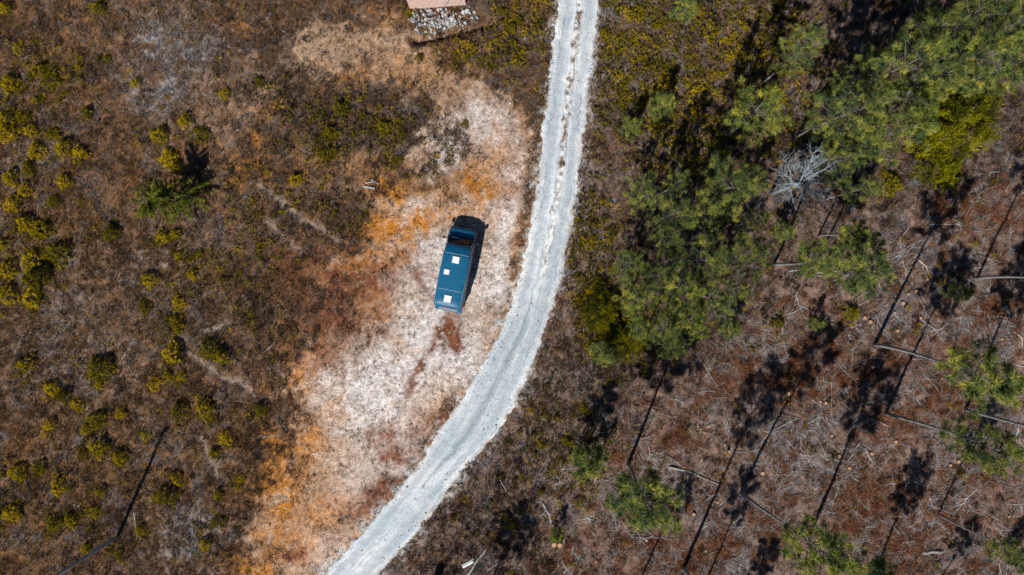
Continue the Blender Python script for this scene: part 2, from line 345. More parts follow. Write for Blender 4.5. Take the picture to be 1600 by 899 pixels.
# ------------------------------------------------------------------ ground
def axis(lo, hi, step, far):
    a = np.arange(lo, hi + step * .5, step); out = []; d = step; v = hi
    while v < far: d *= 1.35; v += d; out.append(v)
    out = np.array(out); return np.concatenate([(lo - (out - hi))[::-1], a, out])
ax = axis(-41, 41, 0.115, 220); ay = axis(-24.5, 24.5, 0.115, 220)
X, Y = np.meshgrid(ax, ay); px, py = X * PPM + 800, 449.5 - Y * PPM
far = np.maximum(np.abs(X) - 44, np.abs(Y) - 27)
Z = ground_z(X, Y)
def lin(*c): return np.array(c)
def lerp(c, col, m): return c * (1 - m[..., None]) + np.asarray(col) * m[..., None]
n1 = fbm(px / 34, py / 34, 80, 4, .6); n2 = fbm(px / 9, py / 9, 90, 3, .6); n3 = fbm(px / 90, py / 90, 95, 3)
C = np.zeros(X.shape + (3,)) + lin(.19, .122, .078)
C = lerp(C, (.135, .115, .107), sstep(.42, .62, n1))
C = lerp(C, (.29, .165, .095), sstep(.50, .70, n2) * .85)
C = lerp(C, (.40, .235, .14), np.clip(blob(px, py, 420, 170, 110, 150) * sstep(.48, .66, n2 * .5 + n1 * .5), 0, 1) * .9)
C = lerp(C, (.43, .41, .42), S('lichen', px, py) * sstep(.36, .6, n2) * .95)
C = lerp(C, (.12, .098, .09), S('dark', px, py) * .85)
C = lerp(C, (.50, .37, .27), S('sand', px, py) * (.75 + .5 * (n2 - .5)))
R = S('right', px, py)
C = lerp(C, (.215, .160, .140), R * .9)
C = lerp(C, (.245, .215, .20), R * sstep(.5, .7, n1) * .6)
C = lerp(C, (.215, .152, .132), S('slash', px, py) * .95)
C = lerp(C, (.19, .175, .175), S('slash', px, py) * sstep(.52, .62, fbm(px / 50, py / 50, 97, 3)) * .7)
C = lerp(C, (.30, .215, .175), S('slash', px, py) * sstep(.5, .68, n1) * .8)
C = lerp(C, (.17, .086, .058), S('litter', px, py) * sstep(.3, .55, n2) * .9)
C = lerp(C, (.25, .185, .155), S('verge', px, py) * .8)
cl = S('clear', px, py)
C = lerp(C, (.50, .355, .255), cl)
C = lerp(C, (.56, .46, .38), cl * sstep(.5, .64, n1) * .8)
C = lerp(C, (.27, .175, .125), cl * sstep(.52, .63, fbm(px / 20, py / 20, 99, 4, .65)) * .8)
C = lerp(C, (.72, .685, .665), np.clip(cl * S('white', px, py) * 1.1, 0, 1) * sstep(.2, .5, n2 + .15))
C = lerp(C, (.52, .245, .085), np.clip(S('orange', px, py) * 1.05, 0, 1) * (1 - R * .5) * sstep(.15, .5, n2))
C = lerp(C, (.235, .105, .068), np.clip(S('redbrown', px, py) * 1.6, 0, 1) * sstep(.28, .48, n2 * .6 + n1 * .4) * (1 - R))
C = lerp(C, (.38, .32, .28), S('path', px, py) * .6)
edge = np.exp(-((S('road_sd', px, py) + 4) / 13) ** 2)
C = lerp(C, (.56, .56, .55), edge * sstep(.44, .58, n2 * .6 + n1 * .4) * .95)
C *= (0.80 + .34 * n3)[..., None]
lum = C @ np.array([.3, .6, .1]); C = np.maximum(.01, lum[..., None] + (C - lum[..., None]) * 1.22)
C *= (.84 + .13 * np.clip(cl + .5 * S('sand', px, py), 0, 1))[..., None]
C = np.concatenate([np.clip(C, 0, .85), np.ones(X.shape + (1,))], -1)
grav = np.clip(cl + .7 * S('sand', px, py) + edge, 0, 1)
nx, ny = len(ax), len(ay)
idx = np.arange(nx * ny).reshape(ny, nx)
F = np.stack([idx[:-1, :-1], idx[:-1, 1:], idx[1:, 1:], idx[1:, :-1]], -1).reshape(-1, 4)

m_ground, n, l, b = newmat('dry_soil')
co = attr(n, 'soil'); gr = attr(n, 'gravel')
geo = n.new('ShaderNodeNewGeometry')
t1 = noise(n, l, 2.6, 6, 0.72, geo.outputs['Position']); t2 = noise(n, l, 13.0, 4, 0.7, geo.outputs['Position'])
vo = n.new('ShaderNodeTexVoronoi'); vo.inputs['Scale'].default_value = 7.5; l.new(geo.outputs['Position'], vo.inputs['Vector'])
r1 = ramp(n, [(.36, (.55, .53, .53)), (.5, (1, 1, 1)), (.64, (1.4, 1.36, 1.32))]); l.new(t1.outputs['Fac'], r1.inputs[0])
r2 = ramp(n, [(.37, (.42, .40, .39)), (.47, (.95, .95, .95)), (.53, (1, 1, 1)), (.64, (1.35, 1.33, 1.32))]); l.new(t2.outputs['Fac'], r2.inputs[0])
c = mixcol(n, l, .8, co.outputs['Color'], r1.outputs[0], 'MULTIPLY'); c = mixcol(n, l, .8, c, r2.outputs[0], 'MULTIPLY')
r3 = ramp(n, [(.0, (.26, .20, .17)), (.16, (.45, .36, .31)), (.27, (1, 1, 1))]); l.new(vo.outputs['Distance'], r3.inputs[0])
sel = ramp(n, [(.44, (0, 0, 0)), (.55, (1, 1, 1))]); l.new(noise(n, l, 1.1, 4, .65, geo.outputs['Position']).outputs['Fac'], sel.inputs[0])
mul = n.new('ShaderNodeMath'); mul.operation = 'MULTIPLY'; l.new(sel.outputs[0], mul.inputs[0]); l.new(gr.outputs['Fac'], mul.inputs[1])
c = mixcol(n, l, mul.outputs[0], c, mixcol(n, l, 1.0, c, r3.outputs[0], 'MULTIPLY'))
t5 = noise(n, l, .55, 3, .6, geo.outputs['Position']); am = n.new('ShaderNodeMapRange'); am.inputs['From Min'].default_value = .35; am.inputs['From Max'].default_value = .65; am.inputs['To Min'].default_value = .35; am.inputs['To Max'].default_value = 1.0; l.new(t5.outputs['Fac'], am.inputs['Value'])
am2 = n.new('ShaderNodeMath'); am2.operation = 'MULTIPLY'; l.new(am.outputs[0], am2.inputs[0]); l.new(gr.outputs['Fac'], am2.inputs[1])
t4 = noise(n, l, 4.2, 9, .9, geo.outputs['Position']); r4 = ramp(n, [(.40, (.46, .39, .34)), (.47, (.72, .66, .62)), (.51, (1, 1, 1)), (.62, (1.22, 1.22, 1.22))]); l.new(t4.outputs['Fac'], r4.inputs[0])
c = mixcol(n, l, am2.outputs[0], c, mixcol(n, l, 1.0, c, r4.outputs[0], 'MULTIPLY'))
l.new(c, b.inputs['Base Color']); b.inputs['Roughness'].default_value = .95; b.inputs['Specular IOR Level'].default_value = .1
bp = n.new('ShaderNodeBump'); bp.inputs['Strength'].default_value = .9; bp.inputs['Distance'].default_value = .05
l.new(t2.outputs['Fac'], bp.inputs['Height']); l.new(bp.outputs[0], b.inputs['Normal'])
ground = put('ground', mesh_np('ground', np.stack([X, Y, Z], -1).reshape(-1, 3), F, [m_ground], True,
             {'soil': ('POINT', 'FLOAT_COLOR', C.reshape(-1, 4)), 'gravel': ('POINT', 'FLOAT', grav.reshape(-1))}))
tag(ground, 'dry brown scrub ground with pale gravel clearing and orange soil', kind='structure')

# ------------------------------------------------------------------ gravel road
def resample(pts, nn):
    p = np.array(pts, float)
    for _ in range(3):               # chaikin smoothing
        q = .75 * p[:-1] + .25 * p[1:]; r = .25 * p[:-1] + .75 * p[1:]
        p = np.concatenate([p[:1], np.stack([q, r], 1).reshape(-1, 2), p[-1:]])
    d = np.concatenate([[0], np.cumsum(np.hypot(*np.diff(p, axis=0).T))]); t = np.linspace(0, d[-1], nn)
    return np.stack([np.interp(t, d, p[:, 0]), np.interp(t, d, p[:, 1])], -1)
NV, NU = 900, 61
Le = resample(L_EDGE, NV); Re = resample(R_EDGE, NV)
vv = np.arange(NV)
Le[:, 0] += 13 * (fbm(vv / 9, vv * 0, 101, 4, .7) - .5) - 5; Re[:, 0] += 13 * (fbm(vv / 9, vv * 0 + 5, 105, 4, .7) - .5) + 5
u = np.linspace(0, 1, NU)
RP = Le[:, None] * (1 - u)[None, :, None] + Re[:, None] * u[None, :, None]
rx, ry = (RP[..., 0] - 800) / PPM, (449.5 - RP[..., 1]) / PPM
uu = np.broadcast_to(u, rx.shape); cu = uu - .5; rpy = RP[..., 1]
wob = .05 * (fbm(vv / 40, vv * 0, 111, 3) - .5)[:, None]
rut = np.exp(-((np.abs(cu + wob) - .24) / .10) ** 2); edgew = sstep(.42, .5, np.abs(cu))
mid = np.exp(-((cu + wob - .02) / .055) ** 2)
rz = base_z(rx, ry) + .035 - .035 * rut + .02 * mid - .09 * edgew + .03 * (fbm(rx / .3, ry / .3, 121, 3) - .5)
upper = 1 - sstep(330, 470, rpy); lowerband = sstep(440, 520, rpy) * (1 - sstep(690, 800, rpy))
RC = np.zeros(rx.shape + (3,)) + lin(.53, .590, .630)
g1 = fbm(rx / 1.6, ry / 1.6, 131, 4, .6); g2 = fbm(rx / .28, ry / .28, 141, 3, .6)
strk = fbm(uu * 26 + 30 * wob, vv[:, None] / 34.0 + 0 * uu, 151, 4, .7)
RC = lerp(RC, (.72, .74, .745), sstep(.45, .68, g1) * .8)
RC = lerp(RC, (.31, .37, .41), rut * (.3 + .7 * sstep(.35, .6, strk)) * .8)
RC = lerp(RC, (.70, .69, .66), np.clip(sstep(.36, .48, np.abs(cu)) * sstep(.3, .6, g2), 0, 1) * .9)
RC = lerp(RC, (.80, .80, .78), np.exp(-((cu + wob - .03) / .085) ** 2) * (1 - sstep(400, 480, rpy)) * sstep(.25, .5, g2) * .9)
for c0_, w0_ in ((-.045, .012), (.10, .014), (.30, .012), (-.30, .012)):
    RC = lerp(RC, (.26, .29, .30), np.exp(-((cu + wob - c0_ + .03 * (fbm(vv / 14, vv * 0 + 9 * c0_, 171, 3) - .5)[:, None]) / w0_) ** 2) * sstep(.46, .56, fbm(rx / .9, ry / 1.6, 181 + int(100 * c0_), 3)) * .8 * (1 - .5 * sstep(500, 600, rpy)))
RC = lerp(RC, (.26, .19, .15), np.clip(mid * 1.2, 0, 1) * upper * sstep(.46, .54, fbm(rx / .16, ry / .28, 161, 3)) * (1 - sstep(250, 330, rpy) * .6))
RC = lerp(RC, (.20, .255, .285), lowerband * np.exp(-((cu + wob * 1.5 + .02) / .10) ** 2) * (.35 + .65 * sstep(.35, .6, g1 * .5 + strk * .5)) * .85)
RC = lerp(RC, (.33, .25, .19), sstep(.34, .50, np.abs(cu) + .16 * (g1 - .5)) * sstep(.50, .60, fbm(rx / .45, ry / .45, 191, 4, .7)) * .8)
RC *= ((.60 + .80 * strk) * (.93 + .14 * g2))[..., None]
RC = np.concatenate([np.clip(RC, 0, .85), np.ones(rx.shape + (1,))], -1)
ri = np.arange(NV * NU).reshape(NV, NU)
RF = np.stack([ri[1:, :-1], ri[1:, 1:], ri[:-1, 1:], ri[:-1, :-1]], -1).reshape(-1, 4)
m_road, n, l, b = newmat('pale_gravel')
co = attr(n, 'soil'); geo = n.new('ShaderNodeNewGeometry')
t1 = noise(n, l, 11, 5, .8, geo.outputs['Position']); t2 = noise(n, l, 1.8, 5, .7, geo.outputs['Position'])
r1 = ramp(n, [(.37, (.48, .46, .44)), (.45, (.88, .88, .88)), (.52, (1, 1, 1)), (.63, (1.25, 1.25, 1.25))]); l.new(t1.outputs['Fac'], r1.inputs[0])
r2 = ramp(n, [(.3, (.93, .94, .95)), (.6, (1.03, 1.03, 1.03))]); l.new(t2.outputs['Fac'], r2.inputs[0])
c = mixcol(n, l, .75, co.outputs['Color'], r1.outputs[0], 'MULTIPLY'); c = mixcol(n, l, .9, c, r2.outputs[0], 'MULTIPLY')
l.new(c, b.inputs['Base Color']); b.inputs['Roughness'].default_value = .95; b.inputs['Specular IOR Level'].default_value = .1
bp = n.new('ShaderNodeBump'); bp.inputs['Strength'].default_value = .6; bp.inputs['Distance'].default_value = .03
l.new(t1.outputs['Fac'], bp.inputs['Height']); l.new(bp.outputs[0], b.inputs['Normal'])
road = put('road', mesh_np('road', np.stack([rx, ry, rz], -1).reshape(-1, 3), RF, [m_road], True, {'soil': ('POINT', 'FLOAT_COLOR', RC.reshape(-1, 4))}))
tag(road, 'pale gravel track curving between scrub and pine trees', kind='structure')

# ------------------------------------------------------------------ the van
BLUE = (.004, .135, .26)
m_paint, n, l, b = newmat('blue_paint')
tc = n.new('ShaderNodeTexCoord'); t = noise(n, l, 3.0, 5, .65, tc.outputs['Object'])
r = ramp(n, [(.3, (.002, .095, .195)), (.6, (.004, .122, .245)), (.85, (.03, .18, .31))]); l.new(t.outputs['Fac'], r.inputs[0])
l.new(r.outputs[0], b.inputs['Base Color']); b.inputs['Roughness'].default_value = .5; b.inputs['Coat Weight'].default_value = .12; b.inputs['Coat Roughness'].default_value = .3; b.inputs['Specular IOR Level'].default_value = .3
m_trim = simple('black_trim', (.018, .018, .02), .6)
m_white = simple('white_plastic', (.80, .82, .83), .45, var=.04)
m_glassd, n, l, b = newmat('tinted_glass')
b.inputs['Base Color'].default_value = (.008, .011, .013, 1); b.inputs['Roughness'].default_value = .06
tr = n.new('ShaderNodeBsdfTransparent'); tr.inputs[0].default_value = (.55, .6, .62, 1); mx = n.new('ShaderNodeMixShader'); mx.inputs[0].default_value = .55
l.new(b.outputs[0], mx.inputs[1]); l.new(tr.outputs[0], mx.inputs[2]); l.new(mx.outputs[0], n['Material Output'].inputs['Surface'])
m_dash = simple('dark_dashboard', (.03, .027, .025), .8, var=.4, scale=3)
m_light_patch = simple('blue_light_patch', (.01, .20, .42), .9)  # colour of the added panel that imitates blue light at the windscreen
m_silver = simple('worn_silver', (.45, .47, .48), .35, .6)
m_tyre = simple('tyre_rubber', (.02, .02, .02), .9)
m_lamp = simple('headlight_lens', (.6, .65, .68), .1, spec=.6)
m_red = simple('red_lens', (.45, .02, .015), .25)
m_edge_highlight = simple('edge_highlight_blue', (.10, .30, .42), .35, var=.2, scale=8)  # gutter colour, lightened to imitate highlights along the roof edges
m_dirt = simple('dusty_side', (.10, .15, .19), .6, var=.3, scale=5)

s0 = (-4.33, -1.25); vdir = Vector((0.70, 3.49)).normalized()
vang = math.atan2(-vdir.x, vdir.y)
vc = Vector(s0) + vdir * 2.75                     # van centre, local y = s - 2.75
van = thing('camper_van', 'blue high-roof camper van with three white roof hatches on the gravel clearing', 'van', (vc.x, vc.y, gz(vc.x, vc.y) + .02), (0, 0, vang))
VY = 2.75
SEC = [  # s, z_top, half width at belt, half width at roof, roof corner radius, z_bottom
    (-.06, 1.95, .93, .80, .10, .42), (0.0, 2.44, .97, .82, .14, .36), (.10, 2.56, .985, .84, .16, .34), (.5, 2.60, .99, .85, .16, .32), (1.8, 2.61, .99, .86, .16, .32), (3.1, 2.60, .99, .86, .16, .32), (3.50, 2.585, .99, .85, .17, .32),
    (3.62, 2.53, .985, .84, .18, .32), (3.85, 2.44, .98, .82, .20, .32), (4.10, 2.28, .97, .78, .22, .32), (4.22, 2.12, .965, .76, .20, .32)]
SEC2 = [(4.22, 2.12, .965, .76, .20, .32), (4.50, 1.68, .955, .83, .14, .32), (4.72, 1.36, .945, .86, .10, .32)]
SEC3 = [(4.70, 1.35, .945, .86, .10, .32), (4.90, 1.31, .935, .82, .12, .32), (5.15, 1.25, .91, .76, .14, .30), (5.32, 1.15, .86, .66, .15, .30), (5.42, .92, .77, .56, .15, .30), (5.49, .72, .66, .48, .12, .34)]
def section(s, zt, hb, hr, rad, zb):
    pts = [(hb * .93, zb), (hb, zb + .22), (hb, min(1.15, zt - rad - .05))]
    zr = zt - rad
    pts.append((hb * .35 + hr * .65 if zr > 1.3 else hb * .97, zr - .02))
    for k in range(1, 5):
        a = math.pi / 2 * k / 4; pts.append((hr - rad * .25 + (rad * .45) * math.cos(a) - 0.0, zr + rad * math.sin(a)))
    pts.append((hr * .55, zt + .012)); pts.append((0, zt + .018))
    L = [(-x, z) for x, z in pts[:-1]]; Rr = [(x, z) for x, z in pts[::-1]]
    return [(x, s - VY, z) for x, z in L + Rr]
def loft(secs, name, mat, parent, cap0=True, cap1=True, z=0.0):
    mb = MB(); rows = [section(*q) for q in secs]; k = len(rows[0]); vs = [p for r_ in rows for p in r_]; fs = []
    for i in range(len(rows) - 1):
        for j in range(k - 1): fs.append((i * k + j, i * k + j + 1, (i + 1) * k + j + 1, (i + 1) * k + j))
    if cap0: fs.append(tuple(range(k))[::-1])
    if cap1: fs.append(tuple((len(rows) - 1) * k + j for j in range(k)))
    mb.add(vs, fs); return mb.build(name, mat, parent, True)
body = loft(SEC, 'body', m_paint, van)
cab = loft(SEC2, 'cab_front', m_dash, van)
bonnet = loft(SEC3, 'bonnet', m_paint, van)
def vbox(name, c, d, mat, parent=van, bev=.01, rot=None):
    mb = MB(); mb.box((c[0], c[1] - VY, c[2]), d, rot, bev); return mb.build(name, mat, parent)
# windscreen: raised curved pane, dark dashboard and an added blue panel under it imitating a patch of light
mb = MB(); vs = []; fs = []
for i in range(5):
    t_ = i / 4; s = 4.24 + t_ * .48; z = 2.115 - t_ * .75 + .055
    for j in range(9):
        q = (j / 8 - .5) * 2; hw = .74 + .10 * t_
        vs.append((q * hw, s - VY - .05 * q * q, z - .05 * q * q))
for i in range(4):
    for j in range(8): fs.append((i * 9 + j, i * 9 + j + 1, (i + 1) * 9 + j + 1, (i + 1) * 9 + j))
mb.add(vs, fs); wind = mb.build('windscreen', m_glassd, van, True)
vbox('windscreen_light_patch', (-.36, 4.57, 1.67), (.52, .012, .20), m_light_patch, wind, .003, Euler((math.radians(-38), 0, 0)))
for sx in (-1, 1):
    mb = MB(); mb.tube([(sx * .80, 4.16 - VY, 2.17), (sx * .86, 4.48 - VY, 1.76), (sx * .90, 4.74 - VY, 1.39)], .045, 8); mb.build('windscreen_pillar', m_paint, van, True)
    mir = MB(); mir.box((sx * 1.17, 4.52 - VY, 1.52), (.20, .13, .34), None, .05); mo = mir.build('wing_mirror', m_trim, van)
    mb = MB(); mb.tube([(sx * .93, 4.56 - VY, 1.36), (sx * 1.10, 4.54 - VY, 1.42)], .03, 6); mb.build('mirror_arm', m_trim, mo)
    mb = MB(); mb.add([(sx * .972, 3.55 - VY, 1.42), (sx * .975, 4.25 - VY, 1.42), (sx * .955, 4.55 - VY, 1.42), (sx * .90, 4.12 - VY, 2.02), (sx * .90, 3.6 - VY, 2.06)], [(0, 1, 2, 3, 4)] if sx > 0 else [(4, 3, 2, 1, 0)]); mb.build('door_window', m_glassd, van)
    vbox('door_handle', (sx * .995, 3.5, 1.12), (.03, .16, .035), m_trim, van, .008)
    vbox('side_moulding', (sx * .998, 2.1, .72), (.03, 3.0, .11), m_trim, van, .01)
    vbox('sill_trim', (sx * .965, 2.4, .40), (.05, 2.5, .12), m_silver, van, .01)
    vbox('headlight', (sx * .70, 5.30, .90), (.22, .20, .20), m_glassd, van, .05)
    vbox('tail_light', (sx * .93, -.035, 1.25), (.10, .08, .46), m_red, van, .02)
    mb = MB(); mb.tube([(sx * .885, .10 - VY, 2.495), (sx * .905, 1.8 - VY, 2.52), (sx * .885, 3.52 - VY, 2.50)], .016, 6); mb.build('roof_gutter', m_edge_highlight, van, True)
    mb = MB(); mb.tube([(sx * .30, 4.78 - VY, 1.40), (sx * .62 - .18, 4.69 - VY, 1.48)], .012, 5); mb.build('wiper', m_trim, van)
    for s in (.95, 4.55):
        w = thing('wheel', None, None, (sx * .84, s - VY, .33)); w.parent = van
        for nm, ro, wd, mt in (('tyre', .335, .215, m_tyre), ('rim', .215, .225, m_silver)):
            mb = MB(); h = wd / 2
            mb.tube([(-h, 0, 0), (-h * .8, 0, 0), (h * .8, 0, 0), (h, 0, 0)], [ro * .90, ro, ro, ro * .90], 24); mb.build(nm, mt, w, True)
vbox('rear_bumper', (0, -.19, .52), (1.86, .34, .26), m_paint, van, .06)
vbox('bumper_step', (0, -.24, .665), (1.3, .16, .03), m_silver, van, .008)
vbox('rear_brake_light', (0, .015, 2.47), (.35, .05, .04), m_red, van, .01)
vbox('front_bumper', (0, 5.40, .46), (1.40, .26, .30), m_trim, van, .09)
vbox('grille', (0, 5.455, .80), (.72, .07, .18), m_trim, van, .02)
for x in (-.45, .45):
    vbox('rear_window', (x, -.055, 1.62), (.60, .03, .5), m_glassd, van, .008)
for k in range(11):                   # roof ribs
    x = -.70 + k * .14
    vbox('roof_rib', (x, 2.30, 2.628), (.06, 2.30, .05), m_paint, van, .012)
    vbox('roof_rib', (x, .60, 2.618), (.06, .80, .05), m_paint, van, .012)
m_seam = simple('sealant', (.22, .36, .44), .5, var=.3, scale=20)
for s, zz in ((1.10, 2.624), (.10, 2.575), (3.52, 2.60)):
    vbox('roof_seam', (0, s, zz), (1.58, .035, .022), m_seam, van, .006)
for (x, s, w_) in ((.02, 3.14, .44), (-.42, 2.25, .34), (-.01, .52, .46)):
    h = vbox('roof_hatch', (x, s, 2.675), (w_, w_, .07), m_white, van, .02)
    vbox('hatch_flange', (x, s, 2.643), (w_ + .07, w_ + .07, .016), m_silver, h, .004)

# ------------------------------------------------------------------ brick building, rubble, posts, power line
m_brick, n, l, b = newmat('worn_brick')
tc = n.new('ShaderNodeTexCoord'); mp = n.new('ShaderNodeMapping'); l.new(tc.outputs['Object'], mp.inputs['Vector']); mp.inputs['Rotation'].default_value = (math.radians(90), 0, 0)
bt = n.new('ShaderNodeTexBrick'); l.new(mp.outputs[0], bt.inputs['Vector']); bt.inputs['Scale'].default_value = 1.0
bt.inputs['Brick Width'].default_value = .30; bt.inputs['Row Height'].default_value = .20; bt.inputs['Mortar Size'].default_value = .022
bt.inputs['Color1'].default_value = (.52, .24, .17, 1); bt.inputs['Color2'].default_value = (.60, .36, .28, 1); bt.inputs['Mortar'].default_value = (.62, .52, .46, 1)
t = noise(n, l, 2.2, 5, .7, tc.outputs['Object']); r = ramp(n, [(.42, (0, 0, 0)), (.62, (1, 1, 1))]); l.new(t.outputs['Fac'], r.inputs[0])
c = mixcol(n, l, r.outputs[0], bt.outputs['Color'], (.62, .50, .45)); l.new(c, b.inputs['Base Color']); b.inputs['Roughness'].default_value = .9
m_tile = simple('clay_roof_tile', (.42, .20, .12), .85, var=.3, scale=4)
m_conc = simple('weathered_concrete', (.30, .31, .31), .9, var=.25, scale=5, bump=.3)
bw, bd, bh = 3.88, 4.4, 2.75
A = Vector(W(641, 16)); B = Vector(W(728, 9)); bang = math.atan2(B.y - A.y, B.x - A.x)
bz = min(gz(*A), gz(*B))
bld = thing('brick_outbuilding', 'small pinkish brick building above the rubble heap by the upper edge', 'building', ((A.x + B.x) / 2, (A.y + B.y) / 2, bz), (0, 0, bang))
tw = .2
for nm, c_, d_ in (('wall', (0, tw / 2, bh / 2 - .15), (bw, tw, bh + .3)), ('wall', (0, bd - tw / 2, bh / 2 - .15), (bw, tw, bh + .3)),
                   ('wall', (-bw / 2 + tw / 2, bd / 2, bh / 2 - .15), (tw, bd - 2 * tw, bh + .3)), ('wall', (bw / 2 - tw / 2, bd / 2, bh / 2 - .15), (tw, bd - 2 * tw, bh + .3))):
    mb = MB(); mb.box(c_, d_); mb.build(nm, m_brick, bld)
roof = MB()
for sgn in (-1, 1):
    y0, y1 = bd / 2, bd / 2 + sgn * (bd / 2 + .02)
    vs = [(-bw / 2 - .1, y0, bh + .95), (bw / 2 + .1, y0, bh + .95), (bw / 2 + .1, y1, bh + .02), (-bw / 2 - .1, y1, bh + .02)]
    vs += [(x, y, z - .08) for x, y, z in vs]
    roof.add(vs, [(0, 1, 2, 3), (7, 6, 5, 4), (0, 4, 5, 1), (1, 5, 6, 2), (2, 6, 7, 3), (3, 7, 4, 0)])
ro = roof.build('roof', m_tile, bld)
for k in range(13):
    x = -bw / 2 + k * bw / 12
    mb = MB(); mb.tube([(x, bd / 2 - .05, bh + .97), (x, -.02, bh + .05)], .085, 6); mb.build('roof_tile', m_tile, ro)
    mb = MB(); mb.tube([(x, bd / 2 + .05, bh + .97), (x, bd + .02, bh + .05)], .085, 6); mb.build('roof_tile', m_tile, ro)

def stone_mesh(name, seed, mat, flat=.7, sub=1):
    r_ = np.random.default_rng(seed); t_ = (1 + 5 ** .5) / 2
    v = np.array([(-1, t_, 0), (1, t_, 0), (-1, -t_, 0), (1, -t_, 0), (0, -1, t_), (0, 1, t_), (0, -1, -t_), (0, 1, -t_), (t_, 0, -1), (t_, 0, 1), (-t_, 0, -1), (-t_, 0, 1)], float)
    v /= np.linalg.norm(v[0]); v *= r_.uniform(.72, 1.15, (12, 1)); v = np.sign(v) * np.abs(v) ** .8; v *= np.array([1, r_.uniform(.6, .9), flat * r_.uniform(.7, 1.1)]) * .5
    f = [(0, 11, 5), (0, 5, 1), (0, 1, 7), (0, 7, 10), (0, 10, 11), (1, 5, 9), (5, 11, 4), (11, 10, 2), (10, 7, 6), (7, 1, 8), (3, 9, 4), (3, 4, 2), (3, 2, 6), (3, 6, 8), (3, 8, 9), (4, 9, 5), (2, 4, 11), (6, 2, 10), (8, 6, 7), (9, 8, 1)]
    return mesh_np(name, v, f, [mat])
m_rub = []
for nm, c_ in (('pale_rubble', (.46, .47, .47)), ('grey_rubble', (.22, .25, .28)), ('brick_rubble', (.42, .26, .19)), ('cream_rubble', (.42, .38, .33))):
    m_rub.append(simple(nm, c_, .9, var=.2, scale=5, bump=.3))
RUBM = [stone_mesh('rubble_stone', 300 + i, m_rub[[0, 0, 1, 0, 2, 3, 1, 3][i]], .75) for i in range(8)]
hc = Vector(W(692, 37)); hz_ = gz(hc.x, hc.y)
heap = thing('rubble_heap', 'heap of pale broken stone and brick below the brick building', 'rubble', (hc.x, hc.y, hz_))
rr = np.random.default_rng(77)
hp = [(646, 18), (700, 14), (735, 14), (742, 30), (728, 44), (700, 50), (680, 52), (655, 48), (642, 34)]
cand = np.stack([rr.uniform(638, 746, 2200), rr.uniform(12, 56, 2200)], -1)
sd = poly_sd(cand[:, 0], cand[:, 1], hp) + 26 * (fbm(cand[:, 0] / 8, cand[:, 1] / 8, 7) - .5)
cand = cand[sd > -3][:290]; sd = np.sort(sd[sd > 0])[:0] if False else poly_sd(cand[:, 0], cand[:, 1], hp)
for (qx, qy), s_ in zip(cand, sd):
    x, y = W(qx, qy); lift = .26 * min(1, max(0, s_) / 14)
    sz = float(np.clip(rr.lognormal(-1.75, .5), .08, .5))
    put('stone', RUBM[rr.integers(8)], heap, (x - hc.x, y - hc.y, gz(x, y) - hz_ + lift * rr.uniform(.2, 1) + sz * .12), tuple(rr.uniform(0, 6.28, 3) * np.array([.3, .3, 1])), sz)
mb = MB(); nseg = 22; vs = [(0, 0, .12)]; fs = []                # the fines under the stones
for ring, (k_, h_) in enumerate(((.45, .10), (.75, .0), (1.0, -.25))):
    for j in range(nseg):
        a = 2 * math.pi * j / nseg; x = 2.15 * k_ * math.cos(a) * (1 + .12 * math.sin(3 * a + ring)); y = .80 * k_ * math.sin(a) * (1 + .15 * math.cos(4 * a))
        vs.append((x, y, gz(hc.x + x, hc.y + y) - hz_ + h_ - .05 + .03 * math.sin(7 * a)))
for j in range(nseg): fs.append((0, 1 + j, 1 + (j + 1) % nseg))
for r_ in range(2):
    for j in range(nseg): fs.append((1 + r_ * nseg + j, 1 + (r_ + 1) * nseg + j, 1 + (r_ + 1) * nseg + (j + 1) % nseg, 1 + r_ * nseg + (j + 1) % nseg))
mb.add(vs, fs); mb.build('fines', simple('rubble_fines', (.29, .27, .255), .95, var=.4, scale=9, bump=.6), heap)

def lying(name, p0, p1, r0, r1, mat, label, cat, group=None, sides=8, bend=0.0, lift=.0, segs=6):
    a = Vector(W(*p0)); b_ = Vector(W(*p1)); o = thing(name, label, cat, (a.x, a.y, gz(a.x, a.y)), group=group); pts = []; rad = []
    perp = Vector((-(b_ - a).y, (b_ - a).x)).normalized()
    for i in range(segs + 1):
        t_ = i / segs; q = a.lerp(b_, t_) + perp * (bend * math.sin(math.pi * t_) + .03 * math.sin(9 * t_ + a.x))
        pts.append((q.x - a.x, q.y - a.y, gz(q.x, q.y) - gz(a.x, a.y) + r0 * .8 + lift * t_)); rad.append(r0 + (r1 - r0) * t_)
    mb = MB(); mb.tube(pts, rad, sides); mb.build('stem', mat, o, True)
    return o, pts
m_grey = simple('bleached_wood', (.40, .42, .42), .85, var=.35, scale=4)
m_grey2 = simple('grey_bark', (.27, .27, .26), .9, var=.4, scale=5)
m_tan = simple('dry_branch_wood', (.42, .33, .26), .85, var=.3, scale=4)
m_brownb = simple('brown_bark', (.17, .12, .09), .95, var=.4, scale=6, bump=.4)
m_cut = simple('cut_pine_wood', (.47, .27, .155), .8, var=.2, scale=9)
m_pole = simple('grey_utility_pole', (.24, .25, .26), .85, var=.25, scale=3)

